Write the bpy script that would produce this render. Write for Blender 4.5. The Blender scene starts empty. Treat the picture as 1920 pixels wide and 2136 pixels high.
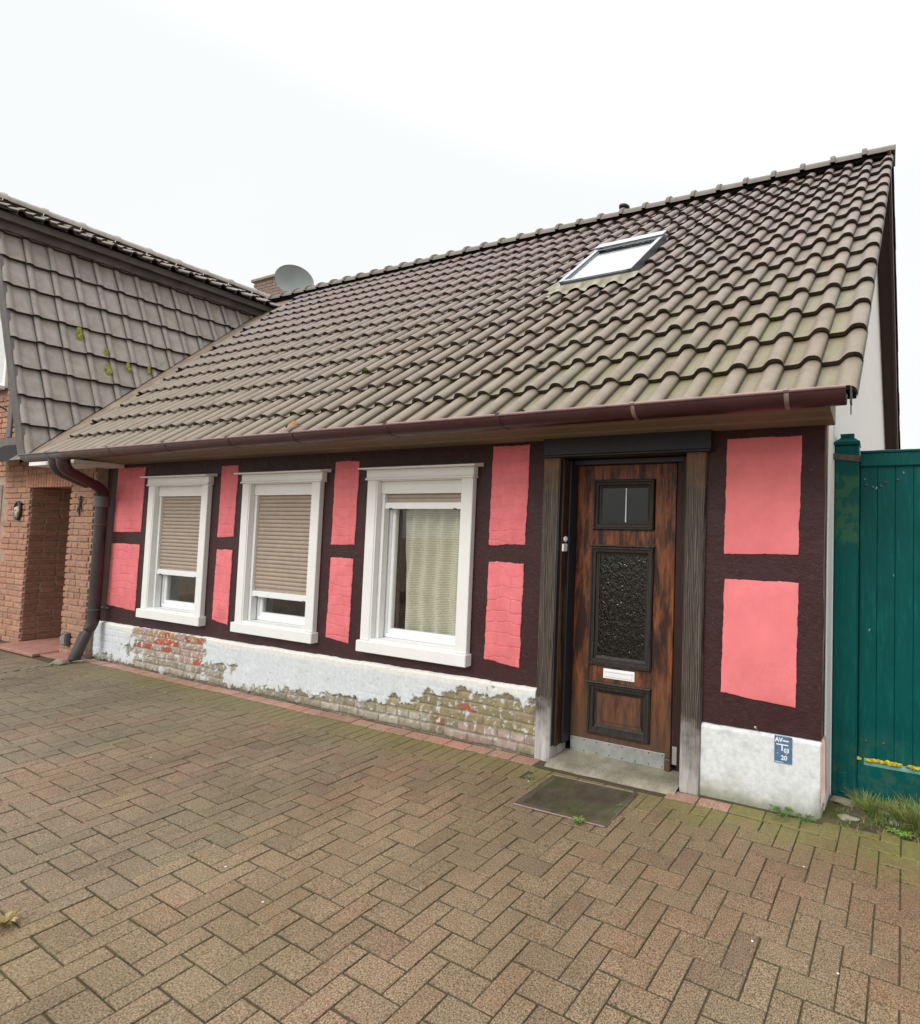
import bpy, bmesh, math, random
from mathutils import Vector, Matrix, noise
random.seed(11)
scn = bpy.context.scene
COL = scn.collection
R = math.radians

# ------------------------------------------------------------------ camera, sky, sun, exposure
cam = bpy.data.cameras.new('camera'); camo = bpy.data.objects.new('camera', cam); COL.objects.link(camo)
cam.sensor_fit = 'VERTICAL'; cam.sensor_height = 24.0; cam.sensor_width = 24.0
cam.lens = 24.0 * 1057.25 / 2136.0
cam.shift_x = -(1415.8 - 960.0) / 2136.0
cam.shift_y = (1071.4 - 1068.0) / 2136.0
cam.clip_start = 0.05; cam.clip_end = 1000
def rodr(r):
    th = math.sqrt(sum(a*a for a in r)); k = [a/th for a in r]
    K = Matrix(((0,-k[2],k[1]),(k[2],0,-k[0]),(-k[1],k[0],0)))
    return Matrix.Identity(3) + K*math.sin(th) + (K@K)*(1-math.cos(th))
W2C = rodr((1.502617108435279, 0.30905564491050463, -0.28513540771125806))
rx, ry, rz = W2C[0], W2C[1], W2C[2]
M = Matrix(((rx[0], -ry[0], -rz[0], 0.0365), (rx[1], -ry[1], -rz[1], -3.01575), (rx[2], -ry[2], -rz[2], 1.57016), (0,0,0,1)))
camo.matrix_world = M
scn.camera = camo

wld = bpy.data.worlds.new('World'); scn.world = wld; wld.use_nodes = True
wn, wl = wld.node_tree.nodes, wld.node_tree.links
wn.clear()
SUN_EL, SUN_AZ = R(38), R(196)      # a veiled low sun behind the camera
sky = wn.new('ShaderNodeTexSky'); sky.sky_type = 'NISHITA'; sky.sun_disc = False
sky.sun_elevation = SUN_EL; sky.sun_rotation = SUN_AZ; sky.dust_density = 4.0
sc_ = wn.new('ShaderNodeVectorMath'); sc_.operation = 'SCALE'; sc_.inputs['Scale'].default_value = 0.12
wl.new(sky.outputs[0], sc_.inputs[0])
tc = wn.new('ShaderNodeTexCoord'); nz = wn.new('ShaderNodeTexNoise'); nz.inputs['Scale'].default_value = 1.6; nz.inputs['Detail'].default_value = 3
wl.new(tc.outputs['Generated'], nz.inputs['Vector'])
cr = wn.new('ShaderNodeValToRGB'); cr.color_ramp.elements[0].position = 0.3; cr.color_ramp.elements[1].position = 0.7
cr.color_ramp.elements[0].color = (0.93, 0.93, 0.93, 1); cr.color_ramp.elements[1].color = (0.98, 0.98, 0.98, 1)
wl.new(nz.outputs['Fac'], cr.inputs[0])
mxw = wn.new('ShaderNodeMix'); mxw.data_type = 'RGBA'
wl.new(cr.outputs[0], mxw.inputs['Factor']); wl.new(sc_.outputs[0], mxw.inputs[6]); 
spz = wn.new('ShaderNodeSeparateXYZ'); wl.new(tc.outputs['Generated'], spz.inputs[0])
mrz = wn.new('ShaderNodeMapRange'); mrz.interpolation_type = 'SMOOTHSTEP'; mrz.inputs['From Min'].default_value = 0.55; mrz.inputs['From Max'].default_value = 1.0
wl.new(spz.outputs[2], mrz.inputs['Value'])
mz = wn.new('ShaderNodeMix'); mz.data_type = 'RGBA'; wl.new(mrz.outputs[0], mz.inputs['Factor'])
mz.inputs[6].default_value = (0.762, 0.775, 0.775, 1); mz.inputs[7].default_value = (2.3, 2.3, 2.3, 1)      # overcast: zenith about three times the horizon
wl.new(mz.outputs[2], mxw.inputs[7])
bg = wn.new('ShaderNodeBackground'); bg.inputs[1].default_value = 1.0
wl.new(mxw.outputs[2], bg.inputs[0])
wo = wn.new('ShaderNodeOutputWorld'); wl.new(bg.outputs[0], wo.inputs[0])

sl = bpy.data.lights.new('sun', 'SUN'); sl.energy = 1.5; sl.angle = R(30); sl.color = (1.0, 0.97, 0.92)
so = bpy.data.objects.new('sun', sl); COL.objects.link(so)
sd = Vector((math.sin(SUN_AZ)*math.cos(SUN_EL), math.cos(SUN_AZ)*math.cos(SUN_EL), math.sin(SUN_EL)))
so.rotation_euler = sd.to_track_quat('Z', 'Y').to_euler(); so.location = (0, -8, 12)

vs = scn.view_settings
vs.view_transform = 'Standard'; vs.look = 'None'; vs.gamma = 1; vs.exposure = 0.38; vs.use_curve_mapping = False

# ------------------------------------------------------------------ node helpers
class NT:
    def __init__(s, name, rough=0.6, spec=0.4, metal=0.0):
        s.m = bpy.data.materials.new(name); s.m.use_nodes = True
        s.n = s.m.node_tree.nodes; s.l = s.m.node_tree.links
        s.b = s.n['Principled BSDF']
        s.b.inputs['Roughness'].default_value = rough; s.b.inputs['Specular IOR Level'].default_value = spec
        s.b.inputs['Metallic'].default_value = metal
        s.tc = s.n.new('ShaderNodeTexCoord')
        s.geo = None
    def _set(s, sock, v):
        if hasattr(v, 'is_output'): s.l.new(v, sock)
        elif isinstance(v, (tuple, list)) and len(v) == 3 and sock.type == 'RGBA': sock.default_value = (*v, 1)
        else: sock.default_value = v
    def map(s, scale=(1,1,1), rot=(0,0,0), loc=(0,0,0), src=None):
        n = s.n.new('ShaderNodeMapping'); n.inputs['Scale'].default_value = scale; n.inputs['Rotation'].default_value = rot; n.inputs['Location'].default_value = loc
        s.l.new(src or s.tc.outputs['Object'], n.inputs[0]); return n.outputs[0]
    def noise(s, scale, detail=4, rough=0.55, vec=None, dist=0.0, out='Fac'):
        n = s.n.new('ShaderNodeTexNoise'); n.inputs['Scale'].default_value = scale; n.inputs['Detail'].default_value = detail
        n.inputs['Roughness'].default_value = rough; n.inputs['Distortion'].default_value = dist
        s.l.new(vec or s.tc.outputs['Object'], n.inputs['Vector']); return n.outputs[out]
    def voro(s, scale, vec=None, feature='F1', out='Distance'):
        n = s.n.new('ShaderNodeTexVoronoi'); n.feature = feature; n.inputs['Scale'].default_value = scale
        s.l.new(vec or s.tc.outputs['Object'], n.inputs['Vector']); return n.outputs[out]
    def wave(s, scale, dist, vec, detail=2, dscale=1.0, typ='BANDS', d='X'):
        n = s.n.new('ShaderNodeTexWave'); n.wave_type = typ; n.bands_direction = d
        n.inputs['Scale'].default_value = scale; n.inputs['Distortion'].default_value = dist; n.inputs['Detail'].default_value = detail; n.inputs['Detail Scale'].default_value = dscale
        s.l.new(vec, n.inputs['Vector']); return n.outputs['Fac']
    def ramp(s, fac, pts):
        n = s.n.new('ShaderNodeValToRGB'); s.l.new(fac, n.inputs[0]); e = n.color_ramp.elements
        while len(e) < len(pts): e.new(0.5)
        for el, (p, c) in zip(e, pts):
            el.position = p; el.color = (c, c, c, 1) if isinstance(c, (int, float)) else (*c, 1)
        return n.outputs[0]
    def mix(s, fac, a, b, mode='MIX'):
        n = s.n.new('ShaderNodeMix'); n.data_type = 'RGBA'; n.blend_type = mode
        s._set(n.inputs['Factor'], fac); s._set(n.inputs[6], a); s._set(n.inputs[7], b); return n.outputs[2]
    def math(s, op, a, b=0.0, c=None, clamp=False):
        n = s.n.new('ShaderNodeMath'); n.operation = op; n.use_clamp = clamp
        s._set(n.inputs[0], a); s._set(n.inputs[1], b)
        if c is not None: s._set(n.inputs[2], c)
        return n.outputs[0]
    def attr(s, name='Col', out='Color'):
        n = s.n.new('ShaderNodeAttribute'); n.attribute_name = name; return n.outputs[out]
    def sep(s, v):
        n = s.n.new('ShaderNodeSeparateXYZ'); s.l.new(v, n.inputs[0]); return n.outputs
    def bump(s, h, strength=0.3, dist=0.01, normal=None):
        n = s.n.new('ShaderNodeBump'); n.inputs['Strength'].default_value = strength; n.inputs['Distance'].default_value = dist
        s.l.new(h, n.inputs['Height'])
        if normal: s.l.new(normal, n.inputs['Normal'])
        s.l.new(n.outputs[0], s.b.inputs['Normal']); return n.outputs[0]
    def base(s, c): s._set(s.b.inputs['Base Color'], c)
    def rough(s, v): s._set(s.b.inputs['Roughness'], v)

def simple(name, col, rough=0.6, spec=0.4, metal=0.0, var=0.12, vscale=9, bump=0.0, bscale=60):
    t = NT(name, rough, spec, metal)
    n = t.noise(vscale, 5)
    t.base(t.mix(t.ramp(n, [(0.3, 0.0), (0.7, 1.0)]), tuple(c*(1-var) for c in col), tuple(min(1, c*(1+var)) for c in col)))
    if bump: t.bump(t.noise(bscale, 3), bump, 0.004)
    return t.m

MAT = {}
# clay roof tiles: colour per tile from 'Col' (rgb) ; algae from shader noise, more of it low on the slope
def mat_tile(name, mossy, base_gain=1.0, streak=False):
    t = NT(name, 0.72, 0.35)
    c = t.attr('Col')
    a = t.attr('Col', 'Alpha')                  # 1 = flat pan near the eave, 0 = roll / high up
    n1 = t.noise(2.2, 5, 0.6); n2 = t.noise(60, 4, 0.7); n3 = t.noise(9, 4, 0.65)
    c = t.mix(t.ramp(n2, [(0.3, 0.0), (0.75, 1.0)]), c, t.mix(1.0, c, (1.16, 1.15, 1.14), 'MULTIPLY'))
    c = t.mix(t.math('MULTIPLY', t.ramp(n3, [(0.42, 0.0), (0.7, 1.0)]), 0.5), c, t.mix(1.0, c, (0.72, 0.72, 0.70), 'MULTIPLY'))
    mo = t.math('MULTIPLY', a, t.ramp(t.noise(7.0, 5, 0.7), [(0.36, 0.0), (0.66, 1.0)]))
    c = t.mix(t.math('MULTIPLY', mo, mossy), c, (0.175, 0.180, 0.062))
    if streak:
        v = t.map((7, 7, 1.6)); n4 = t.noise(1.6, 5, 0.6, vec=v)
        c = t.mix(t.math('MULTIPLY', t.ramp(n4, [(0.45, 0.0), (0.66, 1.0)]), 0.55), c, (0.15, 0.145, 0.09))
    lich = t.ramp(t.voro(38), [(0.045, 1.0), (0.09, 0.0)])
    lm = t.math('MULTIPLY', lich, t.ramp(t.noise(3.1, 3), [(0.48, 0.0), (0.56, 1.0)]))
    c = t.mix(t.math('MULTIPLY', lm, 0.55), c, (0.55, 0.54, 0.46))
    t.base(c)
    t.rough(t.math('ADD', t.math('MULTIPLY', n3, 0.3), 0.42))
    t.bump(t.math('ADD', t.noise(150, 3), t.math('MULTIPLY', n3, 1.2)), 0.25, 0.003)
    return t.m
MAT['tile'] = mat_tile('clay_roof_tile', 0.85)
MAT['tile_nb'] = mat_tile('grey_clay_tile', 0.75, streak=True)
MAT['tile_edge'] = simple('tile_edge_algae_shade', (0.050, 0.038, 0.032), 0.85, 0.2, var=0.4, vscale=20)  # algae on the cut edges, with the course shadow painted into the colour

# concrete paver, Col rgb per brick, alpha = moss amount
t = NT('concrete_paver', 0.8, 0.35)
c = t.attr('Col'); ms = t.attr('Col', 'Alpha')
f = t.math('ADD', t.math('MULTIPLY', t.noise(300, 2, 0.6), 0.35), t.math('MULTIPLY', t.noise(165, 2, 0.6), 0.65)); f2 = t.noise(700, 2, 0.5)
c = t.mix(t.ramp(f, [(0.40, 0.0), (0.60, 1.0)]), t.mix(1.0, c, (0.36, 0.35, 0.34), 'MULTIPLY'), t.mix(1.0, c, (1.75, 1.72, 1.68), 'MULTIPLY'))
sp_ = t.ramp(t.voro(150), [(0.13, 1.0), (0.20, 0.0)]); sm_ = t.ramp(t.noise(75, 2), [(0.44, 0.0), (0.54, 1.0)])
c = t.mix(t.math('MULTIPLY', t.math('MULTIPLY', sp_, sm_), 0.75), c, (0.72, 0.63, 0.50))
hu = t.noise(0.8, 4, 0.6); c = t.mix(t.ramp(hu, [(0.40, 0.8), (0.56, 0.0)]), c, t.mix(1.0, c, (0.86, 0.95, 0.92), 'MULTIPLY')); c = t.mix(t.ramp(hu, [(0.52, 0.0), (0.66, 0.8)]), c, t.mix(1.0, c, (1.08, 0.93, 0.90), 'MULTIPLY'))
w1 = t.noise(1.1, 5, 0.65)
c = t.mix(t.math('MULTIPLY', t.ramp(w1, [(0.40, 0.0), (0.66, 1.0)]), 0.65), c, t.mix(1.0, c, (0.62, 0.60, 0.58), 'MULTIPLY'))
w2 = t.noise(14, 5, 0.7)
c = t.mix(t.math('MULTIPLY', t.ramp(w2, [(0.45, 0.0), (0.75, 1.0)]), 0.45), c, t.mix(1.0, c, (0.62, 0.6, 0.58), 'MULTIPLY'))
mm = t.math('MULTIPLY', ms, t.ramp(t.noise(16, 6, 0.7), [(0.25, 0.25), (0.6, 1.0)]), clamp=True)
c = t.mix(mm, c, t.mix(t.noise(30, 3), (0.095, 0.098, 0.018), (0.27, 0.245, 0.085)))
ch = t.ramp(t.voro(95), [(0.07, 1.0), (0.11, 0.0)])
chm = t.math('MULTIPLY', ch, t.ramp(t.noise(33, 2), [(0.60, 0.0), (0.64, 1.0)]))
c = t.mix(t.math('MULTIPLY', chm, 0.85), c, (0.62, 0.58, 0.5))
t.base(c)
t.rough(t.math('ADD', t.math('MULTIPLY', w1, 0.35), 0.45))
t.bump(t.math('ADD', f, t.math('MULTIPLY', f2, 0.5)), 0.5, 0.003)
MAT['paver'] = t.m
t = NT('joint_soil', 0.95, 0.2)
n = t.noise(3, 5, 0.7); n2 = t.noise(120, 3)
c = t.mix(n2, (0.035, 0.027, 0.017), (0.13, 0.10, 0.070))
c = t.mix(t.ramp(n, [(0.5, 0.0), (0.66, 1.0)]), c, (0.045, 0.060, 0.012))
t.base(c); t.bump(n2, 0.6, 0.004); MAT['joint'] = t.m

MAT['yard'] = simple('brown_yard_paving', (0.23, 0.175, 0.125), 0.85, 0.3, var=0.2, vscale=2)
def mat_paint(name, col, rough=0.5, bumpy=0.35, dirt=0.25, dirtcol=None, spec=0.45, bs=18):
    t = NT(name, rough, spec)
    n = t.noise(5, 5, 0.6); n2 = t.noise(bs, 5, 0.6); n3 = t.noise(70, 3, 0.6)
    c = t.mix(t.math('MULTIPLY', t.ramp(n, [(0.4, 0.0), (0.75, 1.0)]), dirt), col, dirtcol or tuple(x*0.6 for x in col))
    t.base(c)
    t.rough(t.math('ADD', t.math('MULTIPLY', n2, 0.25), rough-0.12))
    t.bump(t.math('ADD', n2, t.math('MULTIPLY', n3, 0.35)), bumpy, 0.02)
    return t
t = mat_paint('dark_brown_paint', (0.036, 0.0112, 0.0118), 0.55, 0.40, 0.45, (0.050, 0.028, 0.027), 0.3, 20)
# chalky scuffs and tiny white chips
c0 = t.b.inputs['Base Color'].links[0].from_socket
sc = t.math('MULTIPLY', t.ramp(t.noise(45, 5, 0.8), [(0.54, 0.0), (0.68, 1.0)]), t.ramp(t.noise(3.5, 4, 0.6), [(0.42, 0.15), (0.62, 1.0)]))
c1 = t.mix(t.math('MULTIPLY', sc, 0.42), c0, (0.12, 0.092, 0.088))
chp = t.math('MULTIPLY', t.ramp(t.voro(22), [(0.03, 1.0), (0.045, 0.0)]), t.ramp(t.noise(7, 2), [(0.56, 0.0), (0.58, 1.0)]))
t.base(t.mix(t.math('MULTIPLY', chp, 0.7), c1, (0.42, 0.38, 0.35)))
MAT['brown'] = t.m

# pink limewashed infill with the bricks showing through as relief
t = NT('pink_paint', 0.75, 0.25)
v = t.map((1, 1, 1), (R(90), 0, 0))
br = t.n.new('ShaderNodeTexBrick'); br.inputs['Scale'].default_value = 1.0; br.inputs['Brick Width'].default_value = 0.25; br.inputs['Row Height'].default_value = 0.085
br.inputs['Mortar Size'].default_value = 0.010; br.inputs['Mortar Smooth'].default_value = 1.0; br.inputs['Color1'].default_value = (1,1,1,1); br.inputs['Color2'].default_value = (1,1,1,1); br.inputs['Mortar'].default_value = (0,0,0,1)
dv = t.n.new('ShaderNodeVectorMath'); dv.operation = 'ADD'
dn = t.n.new('ShaderNodeVectorMath'); dn.operation = 'SCALE'; dn.inputs['Scale'].default_value = 0.10
t.l.new(t.noise(6, 3, out='Color'), dn.inputs[0]); t.l.new(v, dv.inputs[0]); t.l.new(dn.outputs[0], dv.inputs[1]); t.l.new(dv.outputs[0], br.inputs['Vector'])
n = t.noise(8, 5, 0.65); n2 = t.noise(55, 4, 0.7)
c = t.mix(t.ramp(n, [(0.3, 0.0), (0.75, 1.0)]), (0.68, 0.165, 0.185), (0.80, 0.215, 0.235))
crk = t.math('MULTIPLY', t.math('SUBTRACT', 1.0, br.outputs['Color']), t.ramp(t.noise(9, 3), [(0.5, 0.0), (0.62, 1.0)]))
c = t.mix(t.math('MULTIPLY', crk, 0.38), c, (0.45, 0.09, 0.095))
c = t.mix(t.math('MULTIPLY', t.ramp(t.noise(2.6, 6, 0.7, vec=t.map((1.6, 1, 0.8))), [(0.45, 0.0), (0.70, 1.0)]), 0.40), c, (0.50, 0.115, 0.13))
t.base(c)
hh = t.math('ADD', t.math('MULTIPLY', br.outputs['Color'], t.ramp(t.noise(3.5, 3), [(0.35, 0.15), (0.6, 1.0)])), t.math('ADD', t.math('MULTIPLY', n, 1.1), t.math('MULTIPLY', n2, 0.22)))
t.bump(hh, 0.32, 0.012); MAT['pink'] = t.m

# smoother pink, right hand bay
t = NT('pink_paint_smooth', 0.75, 0.25)
n = t.noise(4, 5, 0.65); n2 = t.noise(90, 4, 0.7)
c = t.mix(t.ramp(n, [(0.35, 0.0), (0.75, 1.0)]), (0.74, 0.195, 0.210), (0.83, 0.230, 0.245))
c = t.mix(t.math('MULTIPLY', t.ramp(t.noise(3.2, 6, 0.72, vec=t.map((1.5, 1, 0.8))), [(0.46, 0.0), (0.72, 1.0)]), 0.32), c, (0.56, 0.13, 0.145))
cr_ = t.ramp(t.voro(5.5, feature='DISTANCE_TO_EDGE', vec=t.map((1, 1, 1.7))), [(0.0, 1.0), (0.012, 0.0)]); cm_ = t.ramp(t.noise(2.2, 3), [(0.56, 0.0), (0.62, 1.0)])
c = t.mix(t.math('MULTIPLY', t.math('MULTIPLY', cr_, cm_), 0.28), c, (0.42, 0.09, 0.10)); t.base(c)
t.bump(t.math('ADD', n2, t.math('MULTIPLY', n, 1.5)), 0.25, 0.005); MAT['pink2'] = t.m

# peeling plinth: Col = rgb of masonry/paint, alpha unused
t = NT('plinth_limewash', 0.85, 0.2)
c = t.attr('Col'); n = t.noise(30, 5, 0.7); n2 = t.noise(150, 3, 0.6)
c = t.mix(t.ramp(n, [(0.35, 0.0), (0.7, 1.0)]), t.mix(1.0, c, (0.80, 0.80, 0.79), 'MULTIPLY'), c)
c = t.mix(t.ramp(n2, [(0.62, 0.0), (0.75, 0.5)]), c, t.mix(1.0, c, (0.6, 0.57, 0.52), 'MULTIPLY'))
t.base(c); t.bump(t.math('ADD', n, t.math('MULTIPLY', n2, 0.5)), 0.4, 0.006); MAT['plinth'] = t.m

MAT['white'] = mat_paint('white_painted_wood', (0.76, 0.765, 0.75), 0.5, 0.10, 0.35, (0.66, 0.66, 0.63), 0.4, 30).m
MAT['upvc'] = simple('white_plastic', (0.78, 0.80, 0.81), 0.28, 0.5, var=0.03)
MAT['shutter'] = simple('beige_shutter_slat', (0.355, 0.285, 0.225), 0.42, 0.45, var=0.08, vscale=12)
MAT['seal'] = simple('black_rubber', (0.012, 0.012, 0.013), 0.5)
MAT['black'] = simple('black_void', (0.006, 0.006, 0.007), 0.9)
MAT['lintel'] = mat_paint('blue_black_paint', (0.016, 0.018, 0.024), 0.42, 0.12, 0.3, (0.03, 0.03, 0.035), 0.5, 40).m
MAT['gutter'] = mat_paint('wine_red_gutter', (0.038, 0.0085, 0.012), 0.34, 0.06, 0.5, (0.070, 0.024, 0.028), 0.42, 14).m
MAT['gutter_lip'] = simple('faded_gutter_lip', (0.26, 0.15, 0.145), 0.4, 0.5, var=0.3, vscale=6)
MAT['zinc'] = mat_paint('weathered_zinc', (0.085, 0.080, 0.082), 0.45, 0.08, 0.5, (0.14, 0.12, 0.12), 0.5, 12).m
MAT['bracket'] = simple('zinc_bracket', (0.22, 0.16, 0.15), 0.45, 0.5, 0.3, var=0.3, vscale=30)
MAT['pipe'] = mat_paint('brown_pipe', (0.036, 0.025, 0.027), 0.42, 0.05, 0.5, (0.08, 0.06, 0.06), 0.5, 10).m
MAT['pipe_red'] = mat_paint('wine_red_pipe', (0.036, 0.013, 0.015), 0.40, 0.05, 0.5, (0.085, 0.04, 0.04), 0.5, 10).m
MAT['soffit'] = mat_paint('soffit_boards', (0.20, 0.152, 0.108), 0.7, 0.08, 0.3, (0.16, 0.115, 0.08), 0.3, 20).m
MAT['gable'] = mat_paint('white_render', (0.72, 0.72, 0.70), 0.75, 0.12, 0.3, (0.60, 0.60, 0.57), 0.3, 12).m
MAT['barge'] = mat_paint('dark_brown_board', (0.050, 0.024, 0.020), 0.42, 0.10, 0.5, (0.07, 0.035, 0.03), 0.5, 12).m
MAT['steel'] = simple('galvanised_steel', (0.42, 0.44, 0.42), 0.38, 0.5, 0.55, var=0.15, vscale=16)
MAT['steel_dark'] = simple('rusty_strap', (0.09, 0.075, 0.06), 0.6, 0.5, 0.4, var=0.4, vscale=30)
MAT['screw'] = simple('screw_heads', (0.10, 0.10, 0.09), 0.5, 0.5, 0.5)
MAT['alu'] = simple('slate_grey_aluminium', (0.10, 0.115, 0.125), 0.35, 0.55, 0.3, var=0.1)
MAT['alu_light'] = simple('bright_aluminium', (0.34, 0.38, 0.40), 0.30, 0.5, 0.6, var=0.08)
MAT['apron'] = simple('cream_lead_apron', (0.29, 0.27, 0.20), 0.6, 0.3, var=0.2, vscale=10, bump=0.3, bscale=20)
MAT['pane_backing'] = simple('white_backing', (0.80, 0.82, 0.82), 0.7, 0.3, var=0.05)
MAT['concrete'] = None
t = NT('worn_concrete', 0.8, 0.3)
n = t.noise(7, 6, 0.7); n2 = t.noise(90, 4, 0.7)
c = t.mix(t.ramp(n, [(0.3, 0.0), (0.7, 1.0)]), (0.15, 0.135, 0.10), (0.34, 0.31, 0.235)); c = t.mix(t.ramp(n2, [(0.5, 0.0), (0.75, 1.0)]), c, (0.14, 0.125, 0.09)); t.base(c); t.bump(n2, 0.5, 0.005); MAT['concrete'] = t.m
MAT['clinker'] = simple('red_floor_tile', (0.33, 0.16, 0.125), 0.6, 0.35, var=0.2, vscale=7)
MAT['render_pink'] = simple('old_pink_render', (0.50, 0.34, 0.29), 0.85, 0.2, var=0.15, vscale=6, bump=0.4, bscale=25)

def mat_wood(name, dark, mid, light, worn=None, zfade=False, scale=1.0, wsp=0.3):
    t = NT(name, 0.6, wsp)
    v = t.map((1*scale, 1*scale, 0.09*scale))
    g = t.noise(38, 7, 0.7, vec=v, dist=0.6); g2 = t.noise(110, 4, 0.7, vec=v)
    rg = t.wave(26*scale, 9, t.map((1, 1, 0.07)), 3, 1.1)
    c = t.mix(t.ramp(g, [(0.32, 0.0), (0.68, 1.0)]), dark, mid)
    c = t.mix(t.math('MULTIPLY', t.ramp(rg, [(0.55, 0.0), (0.95, 1.0)]), 0.55), c, light)
    c = t.mix(t.ramp(g2, [(0.5, 0.0), (0.8, 0.7)]), c, dark)
    if worn:
        w = t.ramp(t.noise(4.5, 4, 0.65, vec=t.map((1.3, 1.3, 0.6))), [(0.44, 0.0), (0.6, 1.0)])
        c = t.mix(w, c, t.mix(g, worn[0], worn[1]))
    if zfade:       # limewash splashed on the foot, old varnish left under the lintel
        z = t.sep(t.tc.outputs['Object'])[2]
        zz = t.math('ADD', z, t.math('MULTIPLY', t.math('SUBTRACT', t.noise(9, 4), 0.5), 0.5))
        lo = t.ramp(t.math('DIVIDE', zz, 2.2), [(0.07, 1.0), (0.20, 0.0)])
        c = t.mix(t.math('MULTIPLY', lo, t.ramp(t.noise(20, 4, 0.7, vec=v), [(0.25, 0.25), (0.7, 1.0)])), c, (0.52, 0.50, 0.48))
        hi = t.ramp(t.math('DIVIDE', zz, 2.2), [(0.84, 0.0), (0.97, 1.0)])
        c = t.mix(t.math('MULTIPLY', hi, 0.85), c, t.mix(g, (0.06, 0.028, 0.012), (0.30, 0.175, 0.085)))
    t.base(c)
    t.rough(t.math('ADD', t.math('MULTIPLY', g, 0.3), 0.38))
    t.bump(t.math('ADD', g, t.math('MULTIPLY', rg, 0.4)), 0.45, 0.006)
    return t.m
MAT['post'] = mat_wood('weathered_grey_oak', (0.010, 0.008, 0.007), (0.070, 0.056, 0.045), (0.19, 0.16, 0.13), zfade=True)
t = NT('varnished_door', 0.5, 0.35)
v = t.map((1, 1, 0.10)); g = t.noise(55, 7, 0.7, vec=v, dist=0.5)
bl = t.noise(5.0, 6, 0.66, vec=t.map((2.2, 1, 0.42)), dist=0.5); b2 = t.noise(13, 5, 0.7, vec=t.map((2.0, 1, 0.30)), dist=0.3)
c = t.mix(t.ramp(bl, [(0.40, 0.0), (0.57, 1.0)]), (0.030, 0.009, 0.007), (0.235, 0.075, 0.024))
c = t.mix(t.math('MULTIPLY', t.ramp(b2, [(0.47, 0.0), (0.62, 1.0)]), 0.85), c, (0.014, 0.008, 0.007))
c = t.mix(t.math('MULTIPLY', t.ramp(g, [(0.45, 0.0), (0.7, 1.0)]), 0.5), c, (0.03, 0.012, 0.008))
zz = t.math('ADD', t.sep(t.tc.outputs['Object'])[2], t.math('MULTIPLY', t.math('SUBTRACT', t.noise(8, 5), 0.5), 0.5))
c = t.mix(t.math('MULTIPLY', t.ramp(zz, [(0.10, 1.0), (0.75, 0.0)]), 0.85), c, t.mix(g, (0.030, 0.022, 0.018), (0.155, 0.085, 0.050)))
t.base(c); t.rough(t.math('ADD', t.math('MULTIPLY', b2, 0.4), 0.28)); t.bump(t.math('ADD', g, b2), 0.35, 0.004)
MAT['door'] = t.m
MAT['door_worn'] = mat_wood('worn_door_foot', (0.035, 0.028, 0.024), (0.12, 0.085, 0.06), (0.22, 0.14, 0.09))
MAT['door_dark'] = mat_wood('dark_moulding', (0.008, 0.008, 0.008), (0.030, 0.024, 0.022), (0.075, 0.062, 0.052))
MAT['jamb'] = mat_wood('peeled_jamb', (0.018, 0.009, 0.006), (0.07, 0.030, 0.014), (0.18, 0.11, 0.06))
MAT['jamb_red'] = mat_wood('red_brown_jamb', (0.012, 0.006, 0.006), (0.035, 0.014, 0.012), (0.05, 0.022, 0.018))

def mat_glass(name, tint, trans=0.9, rough=0.02, bumpy=False, ior=1.5):
    m = bpy.data.materials.new(name); m.use_nodes = True; n, l = m.node_tree.nodes, m.node_tree.links
    n.clear(); o = n.new('ShaderNodeOutputMaterial')
    tr = n.new('ShaderNodeBsdfTransparent'); tr.inputs[0].default_value = (*tint, 1)
    gl = n.new('ShaderNodeBsdfGlossy'); gl.inputs['Roughness'].default_value = rough
    fr = n.new('ShaderNodeFresnel'); ge = n.new('ShaderNodeNewGeometry'); mi_ = n.new('ShaderNodeMix'); mi_.data_type = 'FLOAT'
    l.new(ge.outputs['Backfacing'], mi_.inputs['Factor']); mi_.inputs[2].default_value = ior; mi_.inputs[3].default_value = 1/ior; l.new(mi_.outputs[0], fr.inputs['IOR'])
    mx = n.new('ShaderNodeMixShader'); l.new(fr.outputs[0], mx.inputs[0]); l.new(tr.outputs[0], mx.inputs[1]); l.new(gl.outputs[0], mx.inputs[2]); l.new(mx.outputs[0], o.inputs[0])
    if bumpy:
        tcn = n.new('ShaderNodeTexCoord'); mp = n.new('ShaderNodeMapping'); mp.inputs['Scale'].default_value = (1, 1, 0.62)
        l.new(tcn.outputs['Object'], mp.inputs[0])
        nn = n.new('ShaderNodeTexNoise'); nn.inputs['Scale'].default_value = 30; l.new(mp.outputs[0], nn.inputs['Vector'])
        vv = n.new('ShaderNodeTexVoronoi'); vv.feature = 'SMOOTH_F1'; vv.inputs['Scale'].default_value = 66
        ad = n.new('ShaderNodeMix'); ad.data_type = 'VECTOR'; ad.inputs['Factor'].default_value = 0.06; l.new(mp.outputs[0], ad.inputs[4]); l.new(nn.outputs['Color'], ad.inputs[5]); l.new(ad.outputs[1], vv.inputs['Vector'])
        bu = n.new('ShaderNodeBump'); bu.inputs['Strength'].default_value = 0.9; bu.inputs['Distance'].default_value = 0.007; l.new(vv.outputs['Distance'], bu.inputs['Height'])
        l.new(bu.outputs[0], gl.inputs['Normal']); l.new(bu.outputs[0], fr.inputs['Normal'])
    return m
MAT['glass'] = mat_glass('window_glass', (0.95, 0.955, 0.94))
MAT['glass_dark'] = mat_glass('door_glass', (0.25, 0.27, 0.24), ior=1.55)
MAT['glass_relief'] = mat_glass('relief_glass', (0.42, 0.44, 0.32), rough=0.06, bumpy=True, ior=1.6)
MAT['glass_roof'] = mat_glass('skylight_glass', (0.9, 0.95, 0.95), ior=1.9)
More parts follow.
